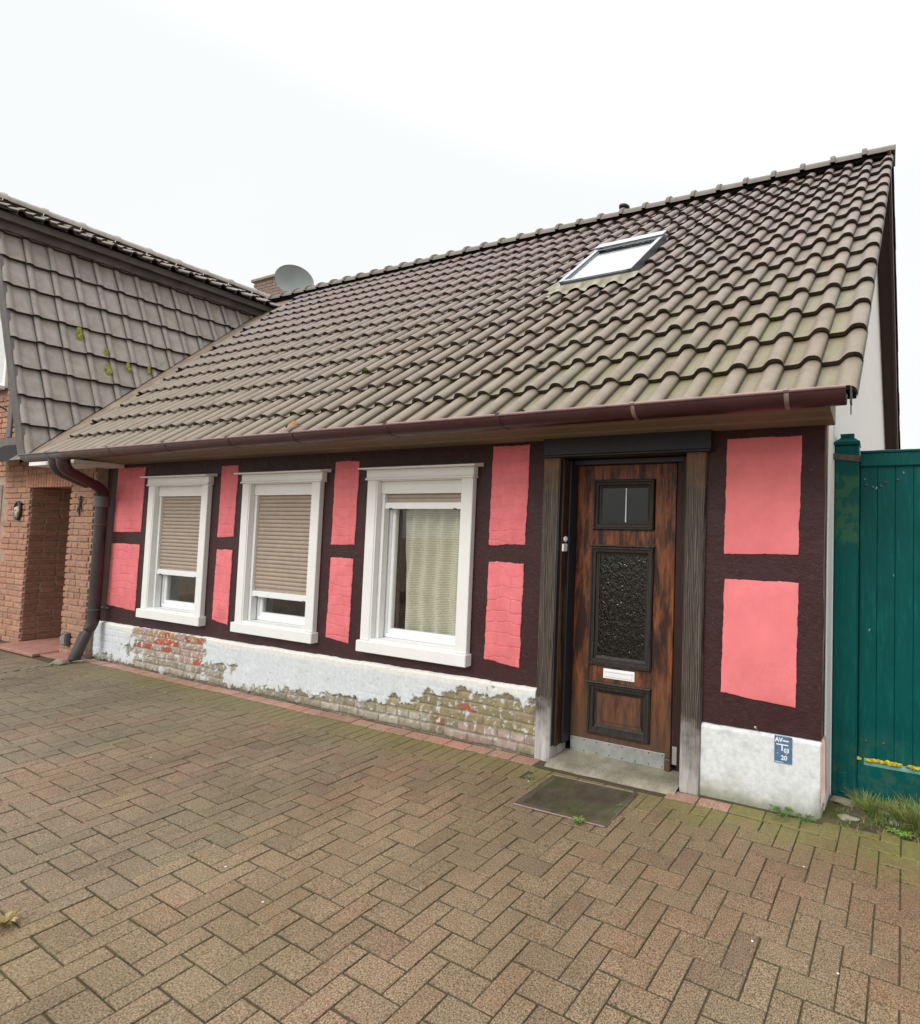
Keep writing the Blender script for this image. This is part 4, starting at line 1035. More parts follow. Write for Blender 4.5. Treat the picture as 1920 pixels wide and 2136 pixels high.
def roofcol(x, s):
    f = s/RL
    lowc = (0.205, 0.170, 0.130); highc = (0.180, 0.138, 0.126)
    c_ = tuple(a*(1-f)+b*f for a, b in zip(lowc, highc))
    # a weathered purple-red patch high in the middle
    pr = math.exp(-((x+4.6)/2.2)**2-((s-4.2)/1.3)**2)+0.5*math.exp(-((x+8)/1.5)**2-((s-3.6)/1.2)**2)
    c_ = tuple(a*(1-0.35*pr)+b*0.35*pr for a, b in zip(c_, (0.225, 0.155, 0.145)))
    if random.random() < 0.10: c_ = tuple(a*b for a, b in zip(c_, (1.0, 0.955, 0.95)))
    if x < -9.0 and s > 1.5: c_ = tuple(a*b for a, b in zip(c_, (0.95, 1.0, 1.05)))
    return jit(c_, 0.06)
def roofmoss(x, s):
    v_ = (1-sstep(0.2, 2.3, s))*(0.22+0.95*sstep(-4.0, -0.8, x))+0.08
    v_ *= 0.75+0.5*nv(x, s, 0, 1.3)
    return max(0, min(1, v_))
m = MB()
def keep(xc, s, k_, i):
    vx = valley_x(s+0.1)-SK*s
    return xc-0.15 > vx+0.46
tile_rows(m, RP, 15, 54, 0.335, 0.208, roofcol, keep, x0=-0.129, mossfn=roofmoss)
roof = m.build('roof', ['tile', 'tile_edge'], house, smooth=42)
# valley sheet and the boarding under the tiles
m = MB()
vs = []
for j in range(27):
    s = RL*j/26
    vx = valley_x(s)-SK*s
    vs += [RP(vx-0.30, s, -0.062), RP(vx+0.05, s, -0.064), RP(vx+0.80, s, -0.070)]
m.add(vs, [(3*j+a, 3*j+a+1, 3*j+a+4, 3*j+a+3) for j in range(26) for a in (0, 1)])
m.build('valley_sheet', 'valley', roof, smooth=60)
m = MB(); m.add([RP(-10.9, 0.03, -0.10), RP(-0.085, 0.03, -0.10), RP(-0.085, RL, -0.10), RP(-10.9-0.5, RL, -0.10)], [(0,1,2,3)])
m.build('roof_boarding', 'black', roof)
# rear slope
def RB(x, s, n=0.0):
    y = 2*RIDGE_Y-(E0+s*CT-n*ST); return (x+SK*RL+S*(y-RIDGE_Y), y, Z0+s*ST+n*CT)
m = MB()
def place_back(x, s, n): return RB(x, s, n)
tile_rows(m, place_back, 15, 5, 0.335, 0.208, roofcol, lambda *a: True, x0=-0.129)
m.add([RB(-10.6, 0, -0.10), RB(-0.1, 0, -0.10), RB(-0.1, RL, -0.10), RB(-10.6, RL, -0.10)], [(0,1,2,3)], mi=1)
m.add([RB(-10.6, 0, -0.03), RB(-1.1, 0, -0.03), RB(-1.1, RL, -0.03), RB(-10.6, RL, -0.03)], [(0,1,2,3)], [(0.2, 0.16, 0.14, 0)]*4, mi=0)
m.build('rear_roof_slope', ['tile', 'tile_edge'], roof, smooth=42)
# ridge tiles
m = MB(); x = -0.055; i = 0
while x > -11.3:
    L = 0.345; seg = 10; vs = []; cl = []
    c_ = jit((0.125, 0.105, 0.093), 0.1)
    for (xx, dr_) in ((x, 0.0), (x-L*0.06, 0.0), (x-L*0.86, 0.006), (x-L*0.88, 0.020), (x-L*0.99, 0.022), (x-L*1.03, 0.018)):
        for k_ in range(seg+1):
            a = math.pi*(k_/seg); rr_ = 0.102+dr_
            vs.append((xx+SK*RL, RIDGE_Y-rr_*math.cos(a)*1.38, RIDGE_Z-0.128+rr_*math.sin(a)*1.22+dr_*0.3))
            cl.append((*c_, 0.25))
    n = seg+1
    m.add(vs, [(j*n+k_+1, j*n+k_, (j+1)*n+k_, (j+1)*n+k_+1) for j in range(5) for k_ in range(seg)], cl, 0)
    m.add([vs[5*n+k_] for k_ in range(n)]+[(vs[5*n+k_][0], RIDGE_Y+(vs[5*n+k_][1]-RIDGE_Y)*0.86, vs[5*n+k_][2]-0.018) for k_ in range(n)], [(k_, k_+1, n+k_+1, n+k_) for k_ in range(seg)], mi=1)
    # fixing clip knob
    m.add([(x-L*0.93+SK*RL+a*0.012, RIDGE_Y+b*0.012, RIDGE_Z+0.002+c2*0.018) for a in (-1, 1) for b in (-1, 1) for c2 in (0, 1)], [(0,1,3,2), (4,6,7,5), (0,4,5,1), (2,3,7,6), (1,5,7,3)], [(0.3, 0.28, 0.24, 0)]*8, 0)
    x -= L; i += 1
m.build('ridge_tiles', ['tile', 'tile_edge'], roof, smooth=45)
m = MB(); m.box(-11.2, -0.10, RIDGE_Y-0.10, RIDGE_Y-0.05, RIDGE_Z-0.150, RIDGE_Z-0.10, xf=lambda x, y, z: (x+SK*RL, y, z)); m.build('ridge_shadow_strip', 'black', roof)  # black strip standing in for the shadow under the ridge tiles
# gable wall (right), following the slope, and barge boards
m = MB()
zr = lambda y: (Z0+(y-E0)*math.tan(TH)-0.13 if y < RIDGE_Y else Z0+(2*RIDGE_Y-y-E0)*math.tan(TH)-0.13)
def gx(x, y, z): return (x+S*y, y, z)
ys = [0.10, 0.7, RIDGE_Y, 2*RIDGE_Y-0.5, 2*RIDGE_Y-0.02]
m.prism([(0.302, -0.02), (2*RIDGE_Y, -0.02), (2*RIDGE_Y, zr(2*RIDGE_Y-0.02)), (RIDGE_Y, zr(RIDGE_Y)), (0.302, zr(0.302))], 0, -0.50, -0.262, xf=gx)
m.prism([(0.101, -0.02), (0.3015, -0.02), (0.3015, zr(0.3015)), (0.101, zr(0.101))], 0, -0.50, -0.268, xf=gx)
m.prism([(0.0, 2.26), (0.101, 2.26), (0.101, zr(0.101)), (0.0, zr(0.0))], 0, -0.50, -0.270, xf=gx)
m.build('gable_wall', 'gable', house)
def barge(sf, name, lo):
    m = MB(); vs = []
    for s in (lo, RL+0.02):
        for (x, n) in ((-0.100, -0.052), (-0.100, -0.26), (-0.130, -0.26), (-0.130, -0.052)): vs.append(sf(x, s, n))
    m.add(vs, [(0,1,5,4), (1,2,6,5), (2,3,7,6), (3,0,4,7), (0,3,2,1), (4,5,6,7)]); m.build('barge_board', 'barge', house)
barge(RB, 'b', -0.05)
m = MB(); vs = []
for s in (0.35, RL+0.02):
    for (x, n) in ((-0.100, -0.052), (-0.100, -0.16), (-0.130, -0.16), (-0.130, -0.052)): vs.append(RP(x, s, n))
m.add(vs, [(0,1,5,4), (1,2,6,5), (2,3,7,6), (3,0,4,7), (0,3,2,1), (4,5,6,7)]); m.build('barge_board', 'barge', house)
m = MB(); vs = []   # verge soffit between wall and rear board
for s in (-0.05, RL):
    for (x, n) in ((-0.131, -0.12), (-0.33, -0.12)): vs.append(RB(x, s, n))
m.add(vs, [(0, 1, 3, 2)]); m.build('verge_soffit', 'barge', house)

# skylight
sk = MB(); SX0, SX1, SS0, SS1 = -3.055, -2.255, 2.350, 3.335
def skb(m, x0, x1, s0, s1, n0, n1, **k2):
    m.box(x0, x1, s0, s1, n0, n1, 0.004, xf=lambda x, s, n: RP(x, s, n), **k2)
fwd = 0.055
skb(sk, SX0, SX0+fwd, SS0, SS1, -0.09, 0.036); skb(sk, SX1-fwd, SX1, SS0, SS1, -0.09, 0.036)
skb(sk, SX0+fwd+.001, SX1-fwd-.001, SS0, SS0+fwd, -0.09, 0.036); skb(sk, SX0+fwd+.001, SX1-fwd-.001, SS1-fwd, SS1, -0.09, 0.036)
sko = sk.build('skylight', 'alu', house); sko['label'] = 'roof window set into the tiles'
m = MB()
skb(m, SX0-0.006, SX0+0.040, SS0-0.004, SS1, 0.037, 0.050); skb(m, SX1-0.040, SX1+0.006, SS0-0.004, SS1, 0.037, 0.050)
skb(m, SX0+0.042, SX1-0.042, SS0+0.008, SS0+0.045, 0.037, 0.044)
skb(m, SX0-0.012, SX1+0.012, SS1-0.085, SS1+0.03, 0.0505, 0.068)
m.build_each('cover_profile', 'alu_light', sko)
m = MB(); skb(m, SX0+0.045, SX1-0.045, SS1-0.13, SS1-0.088, 0.037, 0.048); m.build('vent_flap', 'alu', sko)
m = MB(); skb(m, SX0+0.05, SX1-0.05, SS0+0.04, SS1-0.08, 0.024, 0.030); m.build('pane', 'glass_roof', sko)
m = MB(); skb(m, SX0+0.05, SX1-0.05, SS0+0.04, SS1-0.22, 0.004, 0.012); m.build('pane_backing', 'pane_backing', sko)  # white sheet added below the glass to imitate the bright sky reflection
m = MB(); skb(m, SX0+0.05, SX1-0.05, SS1-0.219, SS1-0.05, -0.01, 0.0); m.build('backing_gap', 'alu', sko)
# lead apron dressed over the tiles below it
m = MB(); vs = []; nx = 120
def hprof(x):
    q = (x+0.129) % 0.208; q = q if q < 0.056 else q-0.208
    for (a, h0), (b, h1) in zip(PROF[:-1], PROF[1:]):
        if b <= q <= a: return h0+(h1-h0)*(a-q)/(a-b)
    return -0.044
for j in range(9):
    for i in range(nx+1):
        x = -3.18+1.0*i/nx; s0_ = 2.20+0.045*math.sin(2*math.pi*(x+0.129)/0.208)*0.6
        s = s0_+(2.352-s0_)*j/8
        h = hprof(x)*0.8+0.006 if j < 6 else hprof(x)*0.8*(1-(j-5)/3)+0.012
        vs.append(RP(x, s, h))
m.add(vs, [(j*(nx+1)+i, j*(nx+1)+i+1, (j+1)*(nx+1)+i+1, (j+1)*(nx+1)+i) for j in range(8) for i in range(nx)])
m.build('apron', 'apron', sko, smooth=60)
m = MB(); skb(m, SX0-0.13, SX0-0.007, SS0-0.10, SS1, -0.045, -0.018); m.build('side_flashing', 'apron', sko)
# vent cowl behind the ridge
m = MB(); m.lathe([(0.035, 0.0), (0.035, 0.33), (0.060, 0.345), (0.062, 0.37), (0.045, 0.385), (0.078, 0.40), (0.080, 0.425), (0.0, 0.44)], (-3.46, RIDGE_Y+0.28, RIDGE_Z-0.13), 20)
m.build('vent_cowl', 'iron', roof, smooth=40)
# bits of moss lodged on the tiles
def moss_on_roof(x, s, r, seed):
    m = MB()
    for q in range(5): m.blob(RP(x+random.uniform(-r, r), s+random.uniform(-r, r)*0.5, -0.02+0.01*random.random()), r*random.uniform(0.5, 0.9), sub=2, rough=0.8, seed=seed+q)
    return m
mo = moss_on_roof(-2.085, 0.035, 0.012, 3); mo.build('moss_clump', 'moss_dark', smooth=60, label='small dark moss cushion on the tiles just above the gutter', cat='moss')
mo = moss_on_roof(-4.48, 1.00, 0.02, 9); mo.build('moss_clump', 'moss', smooth=60, label='green moss tuft on a tile edge in mid roof', cat='moss')
mo = moss_on_roof(-2.33, 0.70, 0.012, 12); mo.build('moss_clump', 'moss_dark', smooth=60, label='tiny moss speck on the roll of a tile, third course up', cat='moss')
lf = MB()
vs = []
for i in range(7):
    t_ = i/6; wv = 0.034*math.sin(math.pi*t_)
    for sgn in (-1, 0, 1): vs.append(RP(-4.33-0.06+0.13*t_, 0.045+sgn*wv+0.03*t_, 0.008+0.025*math.sin(t_*3)+0.008*abs(sgn)))
lf.add(vs, [(3*i+a, 3*i+a+1, 3*i+a+4, 3*i+a+3) for i in range(6) for a in (0, 1)]); 
lo_ = lf.build('dead_leaf', 'dead_leaf', smooth=60, label='curled orange leaf lying on the eave tiles', cat='leaf')

# ================================================================== NEIGHBOUR'S BRICK HOUSE
nbh = thing('brick_house', 'red brick house with a tile-hung side and a porch recess', 'house', (-10.6, 1.5, 0))
NU = Vector((0.061, 1, 0)).normalized(); NS = Vector((-0.45, 0, 1)).normalized(); NN = NU.cross(NS)
def NP(x, s, n=0.0):    # x runs towards the viewer (negative NU), so rolls fall the same way
    return tuple(NB_A - NU*x + NS*s + NN*n)
PROFN = [(0.102, -0.036), (0.099, -0.016), (0.088, -0.004), (0.070, 0.0), (0.050, -0.005), (0.034, -0.019), (0.024, -0.026), (0.010, -0.028), (-0.075, -0.022), (-0.108, -0.019)]
def nbcol(x, s): 
    c_ = (0.240, 0.204, 0.190)
    return jit(c_, 0.07)
def nbmoss(x, s):
    return max(0, min(1, 0.55*math.exp(-((s-1.5)/0.9)**2)*(0.6+0.8*nv(x, s, 0, 1.7))+0.12))
m = MB()
def keepn(xc, s, k_, i):
    p = Vector(NP(xc, s, 0)); 
    # roof plane height at this y
    zroof = Z0+(p.y-E0)*math.tan(TH)
    return p.z+0.75 > zroof-0.05
VW = 0.2125
class ClipMB(MB):
    pass
# hung tiles, then cut the lot along the valley
tile_rows(m, NP, 9, 19, 0.41, VW, nbcol, keepn, x0=-0.105, s0=-0.004, over=0.03, lift=0.045, thick=0.048, prof=PROFN, mossfn=nbmoss)
bm = bmesh.new()
me = bpy.data.meshes.new('tmp'); me.from_pydata(m.v, [], m.f); me.polygons.foreach_set('material_index', m.m)
at = me.color_attributes.new('Col', 'FLOAT_COLOR', 'POINT'); at.data.foreach_set('color', [q for c_ in m.c for q in (c_ if len(c_) == 4 else (*c_, 1))])
bm.from_mesh(me)
pn = Vector((0, -ST, CT))
bmesh.ops.bisect_plane(bm, geom=bm.verts[:]+bm.edges[:]+bm.faces[:], plane_co=Vector(RP(0, 0, -0.055)), plane_no=pn, clear_inner=True)
bm.to_mesh(me); bm.free()
me.name = 'hung_tiles'
for v_ in me.vertices: v_.co -= nbh.location
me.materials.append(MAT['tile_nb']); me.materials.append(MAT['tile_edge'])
me.polygons.foreach_set('use_smooth', [True]*len(me.polygons)); me.set_sharp_from_angle(angle=R(42))
ho = bpy.data.objects.new('hung_tiles', me); COL.objects.link(ho); ho.parent = nbh
# boarding behind
m = MB(); m.add([NP(0.0, 0.0, -0.15), NP(-3.6, 0, -0.15), NP(-3.6, 3.6, -0.15), NP(0.0, 3.6, -0.15)], [(0,1,2,3)]); m.build('side_boarding', 'iron', nbh)
# end board at the front verge
m = MB(); m.add([NP(0.0, -0.01, -0.03), NP(0.0, 3.5, -0.03), NP(0.0, 3.5, -0.22), NP(0.0, -0.01, -0.22), NP(-0.03, -0.01, -0.03), NP(-0.03, 3.5, -0.03), NP(-0.03, 3.5, -0.22), NP(-0.03, -0.01, -0.22)], [(0,1,2,3), (4,7,6,5), (0,4,5,1), (2,6,7,3)]); m.build('verge_board', 'fascia_nb', nbh)
# yellow-green lichen drops on the tiles
m = MB(); random.seed(5)
for (x, s, r) in ((-0.56, 1.92, 0.055), (-0.99, 1.55, 0.05), (-1.20, 1.58, 0.045), (-1.40, 1.62, 0.035), (-0.78, 1.72, 0.05), (-1.83, 1.85, 0.035), (-0.78, 1.45, 0.06)):
    for q in range(3):
        m.blob(NP(x-0.045+random.uniform(-.12, .12)*r, s+(q-1)*r*0.8, -0.018), r*random.uniform(.55, .8), sq=(0.20, 0.55, 1.15), sub=3, rough=0.35, seed=q+x)
m.build('lichen_patches', 'lichen_green', ho, smooth=60, kind='stuff')
# upper roof
UE = NB_A+NS*3.35                        # eave of upper roof
PU = R(23); UC, US = math.cos(PU), math.sin(PU)
def UP(x, s, n=0.0):
    o = UE+Vector((0.22, -0.10, 0.21)); d = Vector((-UC, 0, US)); nn = Vector((US, 0, UC)); p = o-NU*x+d*s+nn*n; return tuple(p)
m = MB(); random.seed(6)
PROFU = [(a, h*1.7) for a, h in PROFN]
tile_rows(m, UP, 3, 22, 0.36, VW, nbcol, lambda xc, s, k_, i: Vector(UP(xc, s)).y < 3.5, x0=-0.1, s0=0.0, prof=PROFU, over=0.03, mossfn=lambda x, s: 0.4)
m.add([UP(0.0, 0.02, -0.08), UP(-4.0, 0.02, -0.08), UP(-4.0, 1.2, -0.08), UP(0.0, 1.2, -0.08)], [(0,1,2,3)], mi=1)
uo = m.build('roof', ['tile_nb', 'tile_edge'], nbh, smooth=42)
m = MB(); xx = 0.02
while xx > -4.2:
    vs = []; seg = 8; c_ = jit((0.26, 0.235, 0.215), 0.1)
    for (x, dr_) in ((xx, 0.0), (xx-0.30, 0.004), (xx-0.34, 0.02), (xx-0.37, 0.02)):
        p0 = Vector(UP(x, 1.10, 0))
        for k_ in range(seg+1):
            a = math.pi*k_/seg; rr_ = 0.10+dr_; vs.append(p0+Vector((rr_*math.cos(a), 0, rr_*math.sin(a)-0.03)))
    n = seg+1; m.add(vs, [(j*n+k_, j*n+k_+1, (j+1)*n+k_+1, (j+1)*n+k_) for j in range(3) for k_ in range(seg)], [(*c_, 0.2)]*len(vs)); xx -= 0.37
m.build('ridge_tiles', 'tile_nb', uo, smooth=45)
m = MB()   # far slope
m.add([UP(0.0, 1.12, -0.02), UP(-4.2, 1.12, -0.02), tuple(Vector(UP(-4.2, 1.12, -0.02))+Vector((-2.6, 0, -2.2))), tuple(Vector(UP(0, 1.12, -0.02))+Vector((-2.6, 0, -2.2)))], [(0,1,2,3)], [(0.2, 0.18, 0.16, 0)]*4); m.build('far_roof_slope', 'tile_nb', uo)
# fascia and soffit under the upper eave
m = MB()
o = UE
def FB(x, a, b): return tuple(UE - NU*x + Vector((a, 0, b)))
for (a0, a1, b0, b1) in ((0.10, 0.13, 0.045, 0.14), (-0.06, 0.099, 0.045, 0.058), (-0.02, 0.04, -0.06, 0.044)):
    vs = [FB(x, a, b) for x in (0.05, -3.3) for (a, b) in ((a0, b0), (a1, b0), (a1, b1), (a0, b1))]
    m.add(vs, [(0,1,2,3), (7,6,5,4), (0,4,5,1), (1,5,6,2), (2,6,7,3), (3,7,4,0)])
m.build_each('fascia', 'fascia_nb', nbh)

# brick masonry
def brickwall(m, x0, x1, z0, z1, y, axis=0, soldier=False, skip=None, L=0.245, H=0.060, jt=0.014, relief=0.014, colr=(0.40, 0.172, 0.105), sgn=-1, seed=0):
    random.seed(100+seed); z = z0; row = 0
    while z < z1-0.01:
        h = min(H, z1-z)
        x = x0-(0.5*(L+jt) if row % 2 else 0)
        while x < x1:
            l_ = L if random.random() < 0.8 else L*0.5
            a, b = max(x, x0), min(x+l_, x1)
            if b-a > 0.03 and not (skip and skip(a, b, z, z+h)):
                c_ = jit(colr, 0.13); d = relief*random.uniform(0.6, 1.2)
                z_a, z_b = z+random.uniform(0, .003), z+h-random.uniform(0, .003)
                if axis == 0: m.box(a, b, y+sgn*d, y-sgn*0.0005, z_a, z_b, 0.005, col=(*c_, 1))
                else: m.box(y+sgn*d, y-sgn*0.0005, a, b, z_a, z_b, 0.005, col=(*c_, 1))
            x += l_+jt
        z += H+jt; row += 1
PY = -0.085
m = MB()
# left pier and gable front (X -13 .. -10.08), pier right of recess (-9.0 .. -8.43), wall above
sk1 = lambda a, b, z0, z1: (z1 > 2.3 and b > -9.62-0.50*max(0, z1-2.33)) or (a < -10.93 and z1 < 2.15 and z0 > 0.6) or (z0 > 2.43 and z1 < 2.68) or (a < -11.0 and z0 > 3.2)
brickwall(m, -12.8, -10.09, 0.0, 5.2, PY, seed=1, skip=sk1, colr=(0.42, 0.225, 0.150))
mp_ = MB(); brickwall(mp_, -9.0, -8.435, 0.0, 2.30, PY, seed=2, colr=(0.37, 0.205, 0.140)); mp_.build('brick_pier', 'nb_brick', nbh, smooth=30)
ml_ = MB(); brickwall(ml_, -10.085, -9.0, 2.16, 2.44, PY, seed=3, colr=(0.40, 0.21, 0.140), skip=lambda a, b, z0, z1: z1 > 2.44)
# soldier course over the recess
x = -10.20
while x < -8.99:
    c_ = jit((0.43, 0.205, 0.135), 0.12); ml_.box(x, x+0.058, PY-0.018, PY, 1.985, 2.155, 0.005, col=(*c_, 1)); x += 0.072
ml_.build('brick_lintel', 'nb_brick', nbh, smooth=30)
# recess side (faces right), brick colour darkened to paint in the recess shade
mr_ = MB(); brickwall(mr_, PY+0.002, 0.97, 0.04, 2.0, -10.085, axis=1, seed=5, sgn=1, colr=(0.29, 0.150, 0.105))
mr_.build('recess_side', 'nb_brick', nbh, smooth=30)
# upper gable right part under the tile hanging
random.seed(21)
bw = m.build('brick_wall', 'nb_brick', nbh, smooth=30)
m = MB(); brickwall(m, -10.07, -9.0, 0.0, 2.0, 0.99, seed=9, colr=(0.26, 0.13, 0.09)); m.build('recess_wall', 'nb_brick', nbh, smooth=30)  # back wall, recess shade likewise put into the brick colour
m = MB()
m.box(-12.8, -10.087, PY+0.001, 1.2, -0.02, 2.32); m.box(-8.998, -8.425, PY+0.001, 1.0, -0.02, 2.30); m.box(-10.086, -8.999, PY+0.001, 0.9, 2.0, 2.30)
m.prism([(-12.8, 2.3205), (-9.40, 2.3205), (-10.9, 5.2), (-12.8, 5.2)], 1, PY+0.001, 0.0)
m.box(-10.086, -8.43, 1.001, 1.2, -0.02, 2.3)
m.build('mortar_core', 'mortar', nbh)
# timber band and post on the gable, window
m = MB(); m.box(-12.3, -9.62, PY-0.03, PY-0.001, 2.47, 2.66, 0.004); m.box(-10.89, -10.76, PY-0.028, PY-0.001, 2.665, 3.33, 0.004); m.build_each('timber', 'beam', nbh)
m = MB(); m.box(-12.3, -9.7, PY-0.06, PY-0.031, 2.44, 2.465, 0.004); m.build('ledge', 'beam', nbh)
def plain_window(x0, x1, z0, z1, lab):
    m = MB(); y = PY-0.035
    m.box(x0, x0+0.07, y, PY, z0, z1, 0.005); m.box(x1-0.07, x1, y, PY, z0, z1, 0.005); m.box(x0+.071, x1-.071, y, PY, z0, z0+0.07, 0.005); m.box(x0+.071, x1-.071, y, PY, z1-0.07, z1, 0.005)
    m.box((x0+x1)/2-0.03, (x0+x1)/2+0.03, y+0.001, PY, z0+0.071, z1-0.071, 0.004)
    o = m.build('window', 'upvc', nbh); o['label'] = lab
    m = MB(); m.box(x0+0.06, x1-0.06, PY-0.02, PY-0.015, z0+0.06, z1-0.06); m.build('pane', 'glass', o)
    m = MB(); m.box(x0+0.06, x1-0.06, PY-0.006, PY-0.002, z0+0.06, z1-0.06); m.build('net_curtain', 'pane_backing', o)
    m = MB(); m.box(x0-0.06, x1+0.04, y-0.05, y-0.001, z0-0.03, z0+0.02, 0.004); m.build('sill', 'upvc', o)
    return o
plain_window(-12.2, -11.04, 3.36, 4.95, 'white gable window under the verge')
plain_window(-12.0, -10.95, 0.75, 2.04, 'white ground floor window beside the recess')
m = MB(); m.tube([(-11.4, PY-0.10, 3.30), (-11.05, PY-0.10, 3.30)], 0.012, 8); m.tube([(-11.06, PY-0.10, 3.36), (-11.06, PY-0.10, 3.12)], 0.012, 8); m.tube([(-11.06, PY-0.10, 3.13), (-11.0, PY, 3.05)], 0.01, 8); m.build('window_rail', 'iron', nbh, smooth=60)
m = MB(); m.box(-10.084, -9.0, -0.30, 0.995, 0.0, 0.035, 0.004); m.box(-9.0, -8.45, -0.24, PY-0.02, 0.0, 0.022, 0.003); m.build_each('porch_floor', 'clinker', nbh)
# wood shelf under gutter left end (white board end)
m = MB(); m.box(-9.05, -8.43, -0.42, PY-0.02, 2.19, 2.24, 0.003); m.box(-8.42, -8.05, -0.40, -0.002, 2.196, 2.240, 0.003); m.build_each('eave_board', 'white', nbh)
# things hung on the brickwork
orn = thing('wall_mask', 'small pale face mask in a dark frame hung on the brick pier', 'wall ornament', (-10.34, PY-0.02, 1.69))
m = MB()
for k_ in range(14):
    a0 = 2*math.pi*k_/14; a1 = 2*math.pi*(k_+1)/14
    m.tube([(-10.34+0.085*math.cos(a0), PY-0.030, 1.69+0.115*math.sin(a0)), (-10.34+0.085*math.cos(a1), PY-0.030, 1.69+0.115*math.sin(a1))], 0.014, 8)
m.box(-10.41, -10.27, PY-0.03, PY-0.016, 1.74, 1.80, 0.006); m.build('frame', 'iron', orn, smooth=60)
m = MB(); m.blob((-10.34, PY-0.030, 1.675), 0.062, sq=(0.9, 0.45, 1.25), sub=3, rough=0.15, seed=2); m.blob((-10.34, PY-0.062, 1.67), 0.014, sq=(0.7, 1, 1.5), sub=2, rough=0)
m.build('face', 'terracotta', orn, smooth=60)
m = MB()
for (dx, dz) in ((-0.022, 0.02), (0.022, 0.02)): m.blob((-10.34+dx, PY-0.056, 1.675+dz), 0.008, sub=1, rough=0)
m.box(-10.355, -10.325, PY-0.060, PY-0.054, 1.632, 1.637, 0.001); m.build_each('feature', 'iron', orn)
gk = MB(); gc = (-8.70, 1.76); y = PY-0.024    # small iron gecko
body = [(gc[0]-0.02+0.012*math.sin(i*0.9), y, gc[1]+0.11-0.035*i) for i in range(8)]
gk.tube(body, 0.012, 8, rs=[0.009, 0.013, 0.012, 0.015, 0.014, 0.009, 0.006, 0.003])
for (sx, i) in ((1, 2), (-1, 2), (1, 4), (-1, 4)):
    b0 = body[i]; gk.tube([b0, (b0[0]+sx*0.035, y, b0[1+1]+0.01), (b0[0]+sx*0.05, y, b0[2]+(0.035 if i == 2 else -0.03))], 0.005, 6)
    for f_ in (-0.012, 0, 0.012): gk.tube([(b0[0]+sx*0.05, y, b0[2]+(0.035 if i == 2 else -0.03)), (b0[0]+sx*0.05+f_, y, b0[2]+(0.052 if i == 2 else -0.047))], 0.003, 5)
gk.build('gecko_ornament', 'steel_dark', smooth=60, label='little iron gecko fixed to the brick pier beside the downpipe', cat='wall ornament')
bx = thing('meter_marker', 'small grey plastic box low on the brick pier', 'utility box', (-8.78, PY-0.02, 0.13))
m = MB(); m.box(-8.835, -8.735, PY-0.055, PY-0.012, 0.12, 0.27, 0.008); m.build('housing', 'alu', bx)
m = MB(); m.box(-8.822, -8.748, PY-0.060, PY-0.0555, 0.145, 0.245, 0.003); m.build('lid', 'alu_light', bx)

# ================================================================== CHIMNEY AND DISH BEHIND THE ROOFS
ch = thing('chimney_stack', 'red brick chimney stack showing between the two roofs', 'chimney', (-14.15, 5.0, 4.0))
m = MB(); cx0, cx1, cy0, cy1 = -14.75, -13.55, 4.6, 5.4
m.box(cx0+0.01, cx1-0.01, cy0+0.01, cy1-0.01, 4.0, 7.75)
m.build('mortar_core', 'mortar', ch)
m = MB(); brickwall(m, cx0, cx1, 6.4, 7.68, cy0+0.01, seed=31, L=0.24, H=0.065, relief=0.012, colr=(0.23, 0.17, 0.15))
brickwall(m, cy0+0.012, cy1-0.012, 6.4, 7.68, cx1-0.01, axis=1, sgn=1, seed=32, L=0.24, H=0.065, relief=0.012, colr=(0.42, 0.12, 0.08)); m.build('brickwork', 'nb_brick', ch)
m = MB(); m.box(cx0-0.05, cx1+0.05, cy0-0.05, cy1+0.05, 7.70, 7.77, 0.01); m.build('cap', 'concrete', ch)
ds = thing('satellite_dish', 'round grey satellite dish beside the chimney', 'satellite dish', (-12.15, 4.3, 5.4))
dc = Vector((-12.10, 4.0, 7.03)); dirv = (Vector((0.6, -3.0, 3.2))-Vector((-12.1, 4, 6.9))+Vector((0, 0, 6.5))).normalized()
dirv = Vector((0.80, -0.56, 0.05)).normalized()
Mq = dirv.to_track_quat('Z', 'Y').to_matrix()
prof = [(0.0001, -0.075)]+[(0.34*i/12, -0.075*(1-(i/12)**2)) for i in range(1, 13)]+[(0.35, 0.006), (0.35, -0.006)]+[(0.34*i/12, -0.075*(1-(i/12)**2)-0.01) for i in range(12, 0, -1)]+[(0.0001, -0.085)]
m = MB(); m.lathe(prof, dc, 40, M=Mq); m.build('reflector', 'dish', ds, smooth=50)
m = MB(); m.tube([dc-dirv*0.08, dc-dirv*0.30, (dc.x-0.25, dc.y+0.2, 5.4)], 0.03, 10); m.build('pole', 'steel', ds, smooth=60)
m = MB(); low = dc+Mq@Vector((0, -0.34, 0.0)); lnb = dc+Mq@Vector((0, -0.50, 0.38)); 
m.tube([low, lnb], 0.014, 8); m.build('arm', 'steel', ds, smooth=60)
m = MB(); m.tube([lnb, lnb+Vector((0, 0, 0.07))], 0.03, 12); m.build('receiver', 'alu', ds, smooth=60)

